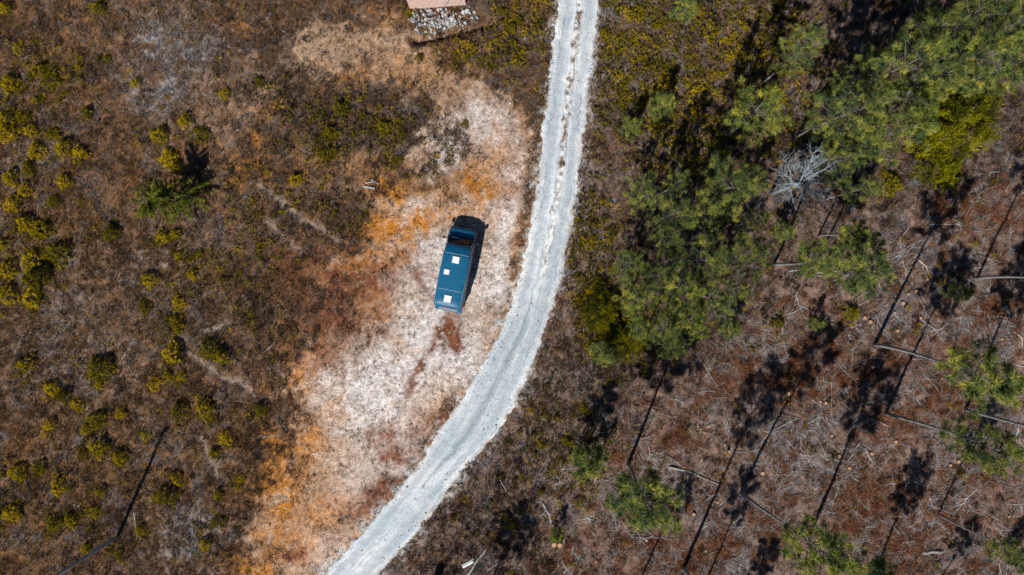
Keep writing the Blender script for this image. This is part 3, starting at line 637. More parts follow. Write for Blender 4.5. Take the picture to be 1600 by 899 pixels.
def board(name, p0, p1, w, t, mat, label, cat, group=None, z=.05, tilt=0):
    a = Vector(W(*p0)); b_ = Vector(W(*p1)); L = (b_ - a).length; c_ = (a + b_) / 2
    mb = MB(); mb.box((0, 0, t / 2), (L, w, t), None, min(.012, t * .3))
    for k in (-1, 1): mb.box((k * L * .46, 0, t + .006), (.03, w * .25, .012))
    o = mb.build(name, mat); o.location = (c_.x, c_.y, gz(c_.x, c_.y) + z); o.rotation_euler = (0, tilt, math.atan2((b_ - a).y, (b_ - a).x))
    return tag(o, label, cat, group)
board('concrete_post', (678, 53), (690, 68), .16, .14, m_conc, 'fallen grey post lying below the rubble heap', 'post', z=.10)
board('plank', (571, 287), (586, 284), .11, .05, m_tan, 'short plank crossing the others on the orange soil patch', 'plank', 'planks on the orange soil', .10, .05)
board('plank', (568, 292), (586, 295), .13, .05, m_grey, 'lowest pale plank of the little pile on orange soil', 'plank', 'planks on the orange soil', .05)
board('plank', (580, 281), (592, 288), .12, .05, m_grey, 'pale plank lying nearest the right end of the pile on orange soil', 'plank', 'planks on the orange soil', .06)
board('plank', (574, 290), (588, 287), .08, .05, m_brownb, 'dark brown plank in the middle of the pile on orange soil', 'plank', 'planks on the orange soil', .12)
board('pale_board', (722, 884), (741, 874), .17, .05, m_grey, 'bleached short board beside the dark shadow below the road bend', 'board', z=.10)
board('pale_board', (723, 887), (740, 878), .12, .05, m_white, 'narrow white board lying just under the bleached board', 'board', z=.06)
lying('thin_pole', (728, 903), (760, 856), .06, .04, m_grey, 'long thin grey pole lying beside the two pale boards', 'pole', lift=.05)
ms = Vector(W(678, 912)); mb = MB(); mb.box((0, 0, .8), (.52, .16, 1.9), None, .06)  # slab out of view, added to cast the dark shadow by the road
mb.box((0, 0, 1.72), (.40, .17, .08), None, .03)
o = mb.build('shadow_slab', m_conc); o.location = (ms.x, ms.y, gz(ms.x, ms.y) - .1); o.rotation_euler = (0, 0, math.atan2(SHD.y, SHD.x) + math.pi / 2)
tag(o, 'unseen upright slab below the bottom edge, added to cast the dark rounded shadow', 'shadow caster')

# utility pole and its cable
pb = Vector(W(185, 838)); PH = 8.5
pole = thing('utility_pole', 'tall grey utility pole leaning outward across the lower left corner', 'pole', (pb.x, pb.y, gz(pb.x, pb.y)))
mb = MB(); mb.tube([(0, 0, -.3), (0, 0, 2), (.01, 0, 5), (0, 0, PH)], [.125, .12, .105, .09], 12); mb.build('shaft', m_pole, pole, True)
mb = MB(); mb.box((0, 0, PH - .25), (.9, .1, .12), Euler((0, 0, .6)), .01); mb.build('crossarm', m_pole, pole)
for k in (-1, 1):
    mb = MB(); mb.tube([(k * .36 * math.cos(.6), k * .36 * math.sin(.6), PH - .2), (k * .36 * math.cos(.6), k * .36 * math.sin(.6), PH - .02)], [.05, .04], 8); mb.build('insulator', m_white, pole)
p1 = Vector((pb.x, pb.y, PH - .05)); p2 = Vector((-3.85, 16.8, PH - .1)); p3 = p1 + (p2 - p1) * 1.95
m_cable = simple('black_cable', (.02, .02, .022), .6)
mb = MB(); mb.tube([p1.lerp(p3, t_) - Vector((0, 0, .55 * 4 * t_ * (1 - t_))) - p1 for t_ in np.linspace(0, 1, 40)], .013, 6)
cable = mb.build('overhead_cable', m_cable); cable.location = p1
tag(cable, 'thin black overhead cable running from the utility pole past the brick building', 'cable')

# ------------------------------------------------------------------ foliage builders
def blades(base, dirs, L, w, rng):   # one triangle each: base (n,3), dirs (n,3) unit, L (n), w (n)
    side = np.cross(dirs, rng.normal(size=dirs.shape)); side /= np.linalg.norm(side, axis=1, keepdims=True) + 1e-9
    V = np.stack([base - side * w[:, None], base + side * w[:, None], base + dirs * L[:, None]], 1)
    return V
def tri_mesh(name, V, mat, tint):
    n_ = len(V); F_ = np.arange(n_ * 3).reshape(-1, 3)
    return mesh_np(name, V.reshape(-1, 3), F_, [mat], False, {'tint': ('POINT', 'FLOAT', np.repeat(tint, 3))})
def unit(v): return v / (np.linalg.norm(v, axis=-1, keepdims=True) + 1e-9)

m_needle = leafmat('pine_needles', [(0, (.038, .066, .040)), (.4, (.108, .145, .058)), (.75, (.27, .29, .10)), (1, (.46, .43, .14))], trans=.12, g=1.08, objvar=.28)
m_needle2 = leafmat('dark_conifer_needles', [(0, (.06, .085, .022)), (.5, (.15, .175, .038)), (1, (.44, .42, .11))], trans=.2)
m_gorse = leafmat('gorse_foliage', [(0, (.26, .21, .02)), (.4, (.46, .365, .028)), (.75, (.64, .50, .042)), (1, (.74, .58, .06))], trans=.25, objvar=.25)
m_olive = leafmat('olive_leaves', [(0, (.065, .072, .010)), (.5, (.165, .165, .018)), (1, (.34, .315, .03))], trans=.25)
m_limb = simple('limb_bark', (.15, .13, .115), .95, var=.4, scale=4)
m_bark = simple('pine_bark', (.25, .24, .235), .95, var=.45, scale=3, bump=.5)

def pine_meshes(name, seed, h, cb, rad, shape, tufts=1.0, nl=20, needle=.30, dead=0, mat=None, crook=.25):
    r_ = np.random.default_rng(seed); cx = r_.normal(size=2) * crook; ph = r_.uniform(0, 6.28)
    def spine(z): t_ = z / h; return np.array([cx[0] * t_ ** 2 + .06 * math.sin(3 * t_ + ph), cx[1] * t_ ** 2 + .06 * math.cos(4 * t_ + ph), z])
    tr0 = .0078 * h + .02
    tv = []; tf = []
    def addt(pts, rad_, sides):
        v, f = tube_arrays(pts, rad_, sides, True); o = len(tv); tv.extend(v); tf.extend([tuple(i + o for i in q) for q in f])
    zz = np.linspace(-.25, h * .97, 10)
    addt([spine(z) for z in zz], [max(.015, tr0 * (1 - .9 * max(0, z) / h)) for z in zz], 8)
    P_ = []; D_ = []
    z = cb * h; ang = r_.uniform(0, 6.28)
    while z < h * .985:
        t_ = (z - cb * h) / (h - cb * h)
        if shape == 'dome': env = rad * (math.sin(math.pi * min(1, .22 + .74 * t_)) ** .75)
        elif shape == 'cone': env = rad * (1 - t_) ** .8 * (.55 + .45 * min(1, t_ * 5 + .2)) + .12
        else: env = rad * (.55 + .45 * math.sin(7 * t_ + ph)) * (1 - .5 * t_)
        k = int(r_.integers(3, 6) if cb > .6 else r_.integers(2, 5)); ang += r_.uniform(.4, 1.2)
        for j in range(k):
            a = ang + 2 * math.pi * j / k + r_.normal() * .25
            L = env * r_.uniform(.55, 1.2); el = math.radians(-4 + 52 * t_ + r_.normal() * 10)
            d = np.array([math.cos(a) * math.cos(el), math.sin(a) * math.cos(el), math.sin(el)])
            o = spine(z + r_.normal() * .06); ts = np.linspace(0, 1, 4)
            pts = [o + d * L * q + np.array([0, 0, .22 * L * q * q]) for q in ts]
            addt(pts, [.022 * (1 - .8 * q) * (h / 10) ** .5 + .005 for q in ts], 4)
            nc = max(2, int(round(2.0 * tufts * (L / 1.5) + .3)))
            for i in range(nc):
                q = 1.0 if i == 0 else r_.uniform(.4, .95); c0 = o + d * L * q + np.array([0, 0, .22 * L * q * q])
                sp = .34 * L * (1.1 - q) + .04
                off = r_.normal(size=3) * np.array([sp, sp, sp * .4]); off -= d * (off @ d) * .6
                cc = c0 + off; rc = r_.uniform(.12, .20)
                if i: addt([c0, cc], [.012, .007], 3)
                for _ in range(6):
                    e = unit(r_.normal(size=3)); e[2] = abs(e[2]) * .8; P_.append(cc + e * rc * r_.uniform(.3, 1)); D_.append(unit(d * .45 + e * .9 + np.array([0, 0, .35])))
        z += r_.uniform(.30, .52) * (h / 10) ** .5
    for j in range(5):               # leader
        P_.append(spine(h * (.96 + .012 * j))); D_.append(np.array([0, 0, 1.0]))
    for j in range(dead):            # bare lower limbs
        z = h * r_.uniform(.3, cb); a = r_.uniform(0, 6.28); L = r_.uniform(.5, 1.5); o = spine(z)
        d = np.array([math.cos(a), math.sin(a), r_.uniform(-.2, .4)])
        addt([o, o + d * L * .5, o + d * L + np.array([0, 0, .12])], [.022, .014, .006], 4)
    P_ = np.array(P_); D_ = np.array(D_); T = np.clip(np.repeat(r_.normal(.5, .22, len(P_) // 6 + 1), 6)[:len(P_)] + r_.normal(size=len(P_)) * .1, 0, 1)
    n_ = len(P_); B = np.repeat(P_, nl, 0); D2 = unit(np.repeat(D_, nl, 0) * .75 + r_.normal(size=(n_ * nl, 3)) * .68)
    L_ = needle * r_.uniform(.65, 1.15, n_ * nl); w_ = np.full(n_ * nl, .0125) * r_.uniform(.7, 1.3, n_ * nl)
    V = blades(B - D2 * .02, D2, L_, w_, r_)
    tint = np.clip(np.repeat(T, nl) + r_.normal(size=n_ * nl) * .12, 0, 1)
    crown = tri_mesh(name + '_crown', V, mat or m_needle, tint)
    me = bpy.data.meshes.new(name + '_trunk'); me.from_pydata([tuple(v) for v in tv], [], tf); me.materials.append(m_bark); me.materials.append(m_limb)
    nf0 = 9 * 8 + 2; me.polygons.foreach_set('material_index', [0 if i < nf0 else 1 for i in range(len(me.polygons))])
    me.polygons.foreach_set('use_smooth', [True] * len(me.polygons)); me.update()
    return me, crown
TALL = [pine_meshes('tall_pine', 400 + i, 10, [.66, .69, .63][i], [1.25, 1.15, 1.35][i], 'dome', 1.8, 22, dead=7, crook=.35) for i in range(3)]
MID = [pine_meshes('pine', 420 + i, 10, [.38, .45, .34, .42][i], [1.85, 1.6, 2.0, 1.75][i], 'dome', 1.25, 20, dead=4, needle=.33) for i in range(4)]
YOUNG = [pine_meshes('young_pine', 440 + i, 4, .10, [1.05, 1.15][i], 'cone', 2.2, 18, needle=.27, crook=.1) for i in range(2)]

def crown_to_base(cx, cy, hc):       # photo position of a crown at height hc -> photo position of its foot
    k = (CAM_H - hc) / CAM_H; return 800 + (cx - 800) * k, 449.5 + (cy - 449.5) * k
tree_rows = []
def tree(kindmesh, bpx, h, h0, label, group, wide=1.0, lean=(0, 0), name='pine_tree', lp=None, cat='tree'):
    x, y = W(*bpx); s = h / h0; i = len(tree_rows)
    o = thing(name, label, cat, (x, y, gz(x, y)), (math.atan2(-lean[1], h), math.atan2(lean[0], h), 0), group)
    rz_ = (i * 2.39) % 6.28
    for nm, me in zip(('trunk', 'crown'), kindmesh): put(nm, me, o, None, (0, 0, rz_), (s * wide, s * wide, s))
    tree_rows.append((o, (lp or bpx)[0], (lp or bpx)[1], label)); return o

# lone tall pines of the felled ground: foot in photo px, height, lean in metres
G1 = 'tall bare-stemmed pines on the felled ground'
LONE = [((1365, 540), 14.3, 0, 1.1, (.5, -.1), 'tall bare-stemmed pine whose pale trunk slants right from the upper felled ground'),
        ((1383, 645), 12.3, 1, 1.25, (.2, .1), 'tall pine with round crown at right, trunk starting inside a dark crown shadow'),
        ((1507, 638), 13.0, 2, 1.1, (0, 0), 'pine stem leaving the right edge above the round crowned pine'),
        ((1527, 435), 11.5, 0, 1.1, (0, .2), 'pine stem leaving the right edge highest up the felled ground'),
        ((1466, 803), 9.0, 1, 1.0, (.1, -.1), 'shorter slender pine curving toward the lower right corner'),
        ((1270, 820), 13.5, 2, 1.15, (-.2, -.3), 'tall pine casting the longest shadow across the middle of the felled ground'),
        ((1160, 770), 13.2, 0, 1.15, (.1, 0), 'tall pine with dark round crown near the bottom edge, right of centre'),
        ((1066, 885), 14.5, 1, 1.15, (.6, .5), 'pine at the bottom edge casting the long thin double shadow'),
        ((980, 725), 11.0, 2, 1.5, (-.5, .2), 'pine beside the road verge with whitish bare limbs and a lit crown'),
        ((1005, 897), 7.6, 1, 1.2, (0, 0), 'small pine at the bottom edge shading the ground left of the fallen log'),
        ((1362, 902), 9.2, 2, 1.2, (0, 0), 'pine at the bottom edge shading the red needle litter'),
        ((1452, 945), 6.8, 0, 1.3, (0, 0), 'pine below the bottom edge shading the short grey log'),
        ((745, 968), 8.6, 2, 1.35, (0, 0), 'pine below the bottom edge shading the pale boards'),
        ((1095, 925), 9.5, 0, 1.1, (0, 0), 'pine below the bottom edge with shadow beside the double shadow'),
        ((1140, 1000), 7.5, 2, 1.2, (0, 0), 'pine below the bottom edge shading the ground beneath the dark round crown')]
for bpx, h, v, wd, ln, lab in LONE: tree(TALL[v], bpx, h, 10, lab, G1, wd * .87, ln)
# forest pines: crown in photo px, crown height, kind, spread
FOR = [(1185, 175, 7.0, 'M0', 1.0), (1245, 85, 7.0, 'M1', .8), (1008, 300, 5.0, 'M2', .85), (1050, 332, 7.0, 'M3', .75), (1062, 285, 5.5, 'M1', .7), (1145, 288, 7.6, 'M2', .85), (1105, 330, 6.2, 'M0', .8), (1050, 378, 5.6, 'M1', .85),
       (1100, 402, 7.4, 'M3', .9), (1162, 402, 6.4, 'M2', .85), (986, 418, 4.6, 'M0', 1.05), (1062, 450, 7.0, 'M3', .8), (998, 470, 4.8, 'M2', .9), (1112, 468, 6.0, 'M1', .9), (1040, 512, 5.6, 'M0', .9), (1080, 500, 7.0, 'M2', .65), (1000, 515, 4.6, 'M1', .8), (1050, 545, 5.0, 'M3', .7), (1152, 455, 5.0, 'M3', .7),
       (1285, 408, 8.4, 'T1', 1.1), (1345, 424, 7.4, 'T2', 1.2), (1325, 172, 8.0, 'M2', .8), (1410, 98, 9.4, 'M0', .75), (1455, 55, 7.4, 'M3', .95), (1500, 30, 9.4, 'M1', .8), (1550, 25, 7.6, 'M2', 1.0),
       (1462, 118, 7.4, 'M2', .85), (1520, 95, 9.2, 'M0', .75), (1345, 125, 6.6, 'M3', .8), (1390, 205, 8.6, 'M1', .85), (1340, 222, 6.4, 'M0', .8), (1418, 160, 6.8, 'M3', .8), (1585, 95, 7.6, 'M2', .9), (1315, 255, 5.6, 'M2', .8),
       (1345, 295, 5.4, 'M3', .75), (1340, 360, 6.0, 'T0', 1.1), (1180, 345, 5.0, 'M0', .6), (1025, 430, 6.6, 'M1', .65), (1600, 25, 9.4, 'M0', .8)]
MARKS = [(1185, 175, 'the lone crown in the upper scrub'), (1255, 280, 'the dead grey tree'), (1490, 200, 'the big olive bush'), (1000, 300, 'the grove corner nearest the road'), (1080, 450, 'the grove centre'), (985, 500, 'the yellow scrub beside the road'),
         (1320, 410, 'the paired lit crowns below the dead tree'), (1400, 90, 'the upper right thicket'), (1560, 50, 'the top right corner'), (1310, 180, 'the thicket edge facing the grove')]
SZ = {'M': MID, 'T': TALL}
for i, (cx_, cy_, hc_, kd, wd) in enumerate(FOR):
    ms_ = SZ[kd[0]][int(kd[1])]; h = hc_ / (.72 if kd[0] == 'M' else .8)
    lab = ('broad-crowned pine' if wd * hc_ > 6.2 else 'narrow-crowned pine' if wd * hc_ < 4.9 else 'green pine') + ' ' + where(cx_, cy_, MARKS)
    tree(ms_, crown_to_base(cx_, cy_, hc_), h, 10, lab, 'pines of the dense grove', wd * 1.02, lp=(cx_, cy_))
YNG = [(985, 200, 3.0, 0, 'small young pine beside the road verge in the upper scrub'), (1035, 165, 3.4, 1, 'yellowish young pine standing in the upper gorse scrub'), (1070, 15, 3.5, 0, 'young pine cut by the top edge above the gorse scrub'),
       (942, 555, 3.2, 1, 'young pine at the lower tip of the grove near the road'), (1225, 362, 3.0, 0, 'young pine left of the shaded bank below the dead tree'), (1140, 515, 2.6, 1, 'tiny young pine right of the lower grove'),
       (918, 720, 5.2, 0, 'sparse young pine beside the lower road verge'), (1495, 455, 2.6, 1, 'low dark young pine on the upper felled ground'), (1275, 505, 2.2, 0, 'tiny young pine in a shadow left of the felled ground'), (870, 835, 2.0, 1, 'low young pine by the two cut log ends'), (1590, 870, 2.6, 0, 'young pine in the lower right corner')]
for cx_, cy_, h, v, lab in YNG: tree(YOUNG[v], crown_to_base(cx_, cy_, h * .4), h, 4, lab, 'young pines', 1.0, name='young_pine', lp=(cx_, cy_))
unique_labels(tree_rows)

# leaning young conifer with foxtail branches on the left slope
def foxtail():
    r_ = np.random.default_rng(8); h = 4.6; P_ = []; D_ = []; tv = []; tf = []
    def sp(z): t_ = z / h; return np.array([-1.35 * t_ ** 1.3, -.95 * t_ ** 1.2, z * .93])
    def addt(pts, rad_, sides):
        v, f = tube_arrays(pts, rad_, sides, True); o = len(tv); tv.extend(v); tf.extend([tuple(i + o for i in q) for q in f])
    zs_ = [-.1] + list(np.linspace(0.02, h, 19)); addt([sp(max(z, 0)) + np.array([0, 0, min(z, 0)]) for z in zs_], [.10 * (1 - max(z, 0) / h * .85) for z in zs_], 8)
    for z in np.linspace(.7, h * .98, 13):
        for j in range(6):
            a = r_.uniform(0, 6.28); L = (2.0 * (1 - .55 * z / h)) * r_.uniform(.7, 1.15); el = -.15 + .5 * z / h
            o = sp(z); d = np.array([math.cos(a) * math.cos(el), math.sin(a) * math.cos(el), math.sin(el)])
            q = np.linspace(0, 1, 12); pts = [o + d * L * t_ + np.array([0, 0, .1 * L * t_ - .35 * L * t_ * t_]) for t_ in q]
            addt(pts[::3] + [pts[-1]], [.02, .016, .012, .008, .004], 4)
            for t_, p_ in zip(q[2:], pts[2:]):
                for _ in range(24): P_.append(p_ + r_.normal(size=3) * .012); D_.append(unit(d * .9 + r_.normal(size=3) * .6))
    P_ = np.array(P_); D_ = np.array(D_); V = blades(P_, D_, .20 * r_.uniform(.7, 1.2, len(P_)), np.full(len(P_), .020), r_)
    T = np.clip(np.repeat(r_.uniform(.2, .85, len(P_) // 24), 24) + r_.normal(size=len(P_)) * .12, 0, 1)
    x, y = W(299, 306); o = thing('young_conifer', 'dark green leaning conifer with drooping branches alone on the dry slope', 'tree', (x, y, gz(x, y)))
    me = bpy.data.meshes.new('trunk'); me.from_pydata([tuple(v) for v in tv], [], tf); me.materials.append(m_bark); me.update(); put('trunk', me, o)
    put('crown', tri_mesh('crown', V, m_needle2, T), o)
foxtail()

# big olive bush: many leaf clumps over overlapping lobes
def olive():
    r_ = np.random.default_rng(12); cen = Vector(W(*crown_to_base(1494, 208, 2.5)))
    lobes = [(-.9, -2.0, 1.5, 1.5), (-.3, -.9, 1.9, 1.6), (.4, .3, 2.2, 1.7), (1.3, 1.2, 2.0, 1.6), (2.2, 2.1, 1.7, 1.2), (-1.5, -.3, 1.3, 1.2), (1.9, .2, 1.4, 1.2), (.2, 1.9, 1.4, 1.2), (-.2, -2.6, 1.2, 1.1), (2.9, 2.9, 1.3, .9), (-1.3, 1.0, 1.2, 1.1)]
    P_ = []; D_ = []
    for lx, ly, lz, lr in lobes:
        for _ in range(int(190 * lr * lr)):
            d = unit(r_.normal(size=3)); d[2] = abs(d[2]) * .9 - .15
            if vnoise(np.array([lx * .7 + d[0] * 2.2 + 9]), np.array([ly * .7 + d[1] * 2.2]), 77)[0] < .36: continue
            q = r_.uniform(.66, 1.1) * (1 + .30 * math.sin(5 * d[0] * 2 + lx) * math.sin(6 * d[1] + ly)); P_.append(np.array([lx, ly, lz]) + d * lr * q * np.array([1, 1, .8])); D_.append(d)
    P_ = np.array(P_); D_ = np.array(D_); k = 10; T = np.clip(.5 + 1.3 * (vnoise(P_[:, 0] * 1.5, P_[:, 1] * 1.5, 78) - .5) + r_.normal(size=len(P_)) * .14, 0, 1)
    B = np.repeat(P_, k, 0) + r_.normal(size=(len(P_) * k, 3)) * .07; D2 = unit(np.repeat(D_, k, 0) * .5 + np.array([0, 0, .3]) + r_.normal(size=B.shape) * .7)
    V = blades(B, D2, .17 * r_.uniform(.6, 1.2, len(B)), np.full(len(B), .030), r_)
    o = thing('olive_green_bush', 'big spreading olive-green bush among the pines at upper right', 'bush', (cen.x, cen.y, gz(cen.x, cen.y)))
    put('crown', tri_mesh('crown', V, m_olive, np.clip(np.repeat(T, k) + r_.normal(size=len(B)) * .1, 0, 1)), o)
    mb = MB()
    for lx, ly, lz, lr in lobes: mb.tube([(lx * .03, ly * .03, -.15), (lx * .5, ly * .5, lz * .6), (lx, ly, lz + .2)], [.09, .06, .02], 5)
    mb.build('trunk', m_bark, o, True)
olive()
o2 = [o for o in COL.objects if o.name == 'olive_green_bush'][0]
m_olive2 = leafmat('dark_olive_leaves', [(0, (.05, .056, .010)), (.5, (.115, .112, .018)), (1, (.27, .235, .028))], trans=.2)
dark_leaf = [c for c in COL.objects if c.parent == o2 and c.name.startswith('crown')][0].data.copy(); dark_leaf.materials[0] = m_olive2
def olive_copy(cx_, cy_, sc, rz_, lab):
    x, y = W(*crown_to_base(cx_, cy_, 1.5)); o = thing('olive_green_bush', lab, 'bush', (x, y, gz(x, y)), (0, 0, rz_), None, sc)
    for ch in [c for c in COL.objects if c.parent == o2]:
        c = ch.copy(); COL.objects.link(c); c.parent = o
        if ch.name.startswith('crown'): c.data = dark_leaf
olive_copy(945, 500, .52, .9, 'broad yellow-olive bush at the grove edge beside the road bend')
olive_copy(985, 540, .46, 2.6, 'shaded olive bush under the lowest pines of the grove')

# dead grey tree: each main limb a part with its twigs
def dead_tree():
    r_ = np.random.default_rng(21); fx, fy = W(1205, 303); o = thing('dead_tree', 'leafless silver-grey dead tree with many fine branches in the grove', 'tree', (fx, fy, gz(fx, fy) + 2.0), scale=1.12)
    m_dead = simple('silver_dead_wood', (.27, .315, .345), .8, var=.3, scale=3)
    mb = MB(); mb.tube([(0, 0, -2.2), (.08, .05, .4), (.2, .1, 1.7), (.3, .15, 2.3)], [.13, .11, .09, .06], 8); mb.build('trunk', m_dead, o, True)
    dirs = [(1.9, .75), (2.4, .55), (1.5, 1.5), (.6, 1.9), (.1, 1.6), (-.7, 1.3), (-1.2, .6), (-1.3, -.1), (1.6, -.3), (1.8, -.75), (.9, -.95), (.1, -1.0), (1.2, 1.1), (.9, 1.7), (1.9, 1.1), (.4, 1.3), (2.0, .2), (-.5, -.7)]
    for i, (dx, dy) in enumerate(dirs):
        mb = MB(); st = np.array([.1 + .2 * (i % 4) / 4, .1, .9 + .4 * (i % 4)]); en = st + np.array([dx, dy, r_.uniform(.3, 1.3)])
        pts = [st + (en - st) * t_ + np.array([0, 0, .25 * math.sin(3.1 * t_)]) + r_.normal(size=3) * .05 * t_ for t_ in np.linspace(0, 1, 6)]
        mb.tube(pts, [.045, .038, .032, .026, .018, .008], 5)
        for j in range(17):
            k = r_.integers(1, 5); p_ = pts[k] + (pts[k + 1] - pts[k]) * r_.uniform(); d = unit(unit(en - st) * .8 + r_.normal(size=3) * .6) * r_.uniform(.3, .95)
            q = p_ + d; mb.tube([p_, p_ + d * .5 + r_.normal(size=3) * .04, q], [.013, .010, .005], 3, False)
            for _ in range(3):
                s_ = p_ + d * r_.uniform(.3, .9); e_ = s_ + unit(d + r_.normal(size=3) * .5) * r_.uniform(.15, .4); mb.tube([s_, e_], [.010, .005], 3, False)
        mb.build('limb', m_dead, o)
dead_tree()

# ------------------------------------------------------------------ gorse bushes
def gorse_mesh(seed, rad, hgt, nsp=120, k=15):
    r_ = np.random.default_rng(seed); lob = r_.uniform(0, 6.28, 3); P_ = []; D_ = []
    for _ in range(nsp):
        a = r_.uniform(0, 6.28); q = math.sqrt(r_.uniform()); e = rad * (1 + .18 * math.sin(3 * a + lob[0]) + .12 * math.sin(5 * a + lob[1]))
        z = hgt * (1 - q ** 2.2) * r_.uniform(.72, 1.08) + .08; P_.append((math.cos(a) * q * e, math.sin(a) * q * e, z)); D_.append((math.cos(a) * q * .8, math.sin(a) * q * .8, .9))
    P_ = np.array(P_); D_ = unit(np.array(D_)); T = np.clip(r_.normal(.55, .2, nsp), 0, 1)
    B = np.repeat(P_, k, 0) + r_.normal(size=(nsp * k, 3)) * .028; D2 = unit(np.repeat(D_, k, 0) + r_.normal(size=B.shape) * .75)
    V = blades(B - D2 * .05, D2, .15 * r_.uniform(.6, 1.2, len(B)), np.full(len(B), .026), r_)
    f = tri_mesh('foliage', V, m_gorse, np.clip(np.repeat(T, k) + r_.normal(size=len(B)) * .1, 0, 1))
    mb = MB()
    for j in range(9):
        a = j * .7 + seed; mb.tube([(0, 0, -.05), (.3 * rad * math.cos(a), .3 * rad * math.sin(a), hgt * .45), (.6 * rad * math.cos(a), .6 * rad * math.sin(a), hgt * .7)], [.03, .02, .01], 4)
    return f, mb.mesh('stem', m_brownb)
m_gorse2 = leafmat('olive_gorse_foliage', [(0, (.11, .10, .014)), (.5, (.21, .185, .02)), (1, (.38, .31, .03))], trans=.25, objvar=.2)
GB = [gorse_mesh(500 + i, .75, [.85, 1.0, .75, .95, .9, .7][i], [120, 140, 105, 130, 95, 85][i]) for i in range(6)]
BMARK = [(0, 0, 'the top left corner'), (30, 200, 'the upper clump on the left edge'), (110, 240, 'the row below the upper clump'), (35, 440, 'the biggest clump on the left edge'), (45, 350, 'the pair above the biggest clump'), (265, 330, 'the leaning conifer'), (320, 255, 'the conifer shadow'),
         (330, 580, 'the footpath'), (185, 838, 'the utility pole foot'), (240, 730, 'the utility pole shadow'), (20, 620, 'the left edge below the middle'), (130, 690, 'the middle of the lower left bushes'), (20, 880, 'the lower left corner'), (330, 840, 'the grey soil patch near the orange soil'), (410, 640, 'the left rim of the clearing'),
         (520, 200, 'the dark scrub above the van'), (690, 40, 'the rubble heap'), (900, 500, 'the road bend'), (1255, 280, 'the dead grey tree'), (800, 700, 'the lower road verge'), (1400, 520, 'the stump field'), (150, 100, 'the grass below the top edge'), (370, 100, 'the grey lichen patch'), (240, 450, 'the bare grass right of the biggest clump'), (155, 578, 'the lone bush in mid slope')]
GB2 = []
for f_, st_ in GB[:3]:
    f2 = f_.copy(); f2.materials[0] = m_gorse2; GB2.append((f2, st_))
brow = []
br = np.random.default_rng(33)
for i, tok in enumerate(BUSH.split()):
    bx_, by_, r_ = [float(v) for v in tok.split(',')]; hh = .55 * r_ / PPM
    ox, oy = crown_to_base(bx_, by_, hh); x, y = W(ox, oy); s = r_ / PPM / .75 * 1.0
    size = 'tiny' if r_ <= 8 else 'small' if r_ <= 11 else 'rounded' if r_ <= 15 else 'large'
    lab = size + ' yellow-green bush ' + where(bx_, by_, BMARK)
    o = thing('gorse_bush', lab, 'bush', (x, y, gz(x, y) - .03), (0, 0, float(br.uniform(0, 6.28))), 'yellow-green bushes scattered over the dry ground', (s * float(br.uniform(.85, 1.15)), s * float(br.uniform(.7, 1.1)), s * float(br.uniform(.75, 1.15))))
    for nm, me in zip(('foliage', 'stem'), GB2[i % 3] if bx_ > 500 or i % 7 in (2, 5) else GB[i % 6]): put(nm, me, o)
    brow.append((o, bx_, by_, lab))
unique_labels(brow)

# ------------------------------------------------------------------ stumps, logs and big fallen branches
STUMP = """1418,460 1430,456 1437,457 1448,437 1409,474 1396,489 1463,483 1349,497 1358,503 1400,517 1436,497 1563,530 1469,592 1107,667 1133,696 1138,706 1120,785 1084,804 1010,844 931,878 1045,819 1102,861 1191,740 1223,613 1232,615 1281,628 1289,630 1299,681 1311,713 1361,709 1398,690 1496,721 1575,807 1327,881 1326,731 1484,727"""
SMARK = [(1430, 450, 'the topmost stump cluster'), (1385, 580, 'the dark crown shadow'), (1355, 500, 'the upper stem shadow'), (1285, 628, 'the open needle ground'), (1135, 700, 'the long double shadow'), (1085, 745, 'the fallen log'), (1228, 614, 'the stumps by the long shadow'),
         (990, 790, 'the pine with whitish limbs'), (1265, 860, 'the dark round crown'), (1530, 690, 'the round crown at right'), (1455, 863, 'the short grey log'), (1550, 530, 'the right edge brushwood'), (1320, 710, 'the longest shadow')]
def stump_mesh(seed):
    r_ = np.random.default_rng(seed); mb = MB(); nn = 14; vs = []
    for z, k in ((-.08, 1.35), (.05, 1.1), (.17, 1.0)):
        for j in range(nn):
            a = 2 * math.pi * j / nn; q = .15 * k * (1 + .07 * math.sin(3 * a + seed)) * r_.uniform(.97, 1.03); vs.append((q * math.cos(a), q * math.sin(a), z + .015 * math.cos(a) * (k == 1.0)))
    mb.add(vs, [(r0 * nn + j, r0 * nn + (j + 1) % nn, (r0 + 1) * nn + (j + 1) % nn, (r0 + 1) * nn + j) for r0 in range(2) for j in range(nn)])
    top = MB(); tv = [(v[0] * .86, v[1] * .86, v[2] + .004) for v in vs[2 * nn:]]; top.add(tv + [(v[0], v[1], v[2] - .03) for v in tv], [tuple(range(nn))] + [(j, j + nn, nn + (j + 1) % nn, (j + 1) % nn) for j in range(nn)])
    bk = MB(); bk.add(vs, [(r0 * nn + j, r0 * nn + (j + 1) % nn, (r0 + 1) * nn + (j + 1) % nn, (r0 + 1) * nn + j) for r0 in range(2) for j in range(nn)] + [tuple(2 * nn + j for j in range(nn))])
    return bk.mesh('bark', m_brownb, True), top.mesh('cut_face', m_cut)
SM = [stump_mesh(i) for i in range(4)]
srow = []
for i, tok in enumerate(STUMP.split()):
    sx_, sy_ = [float(v) for v in tok.split(',')]; x, y = W(sx_, sy_); lab = 'pale-faced cut stump ' + where(sx_, sy_, SMARK)
    o = thing('tree_stump', lab, 'stump', (x, y, gz(x, y)), (br.normal() * .05, br.normal() * .05, br.uniform(0, 6.28)), 'cut stumps on the felled ground', float(br.uniform(.55, .95)))
    for nm, me in zip(('bark', 'cut_face'), SM[i % 4]): put(nm, me, o)
    srow.append((o, sx_, sy_, lab))
unique_labels(srow)
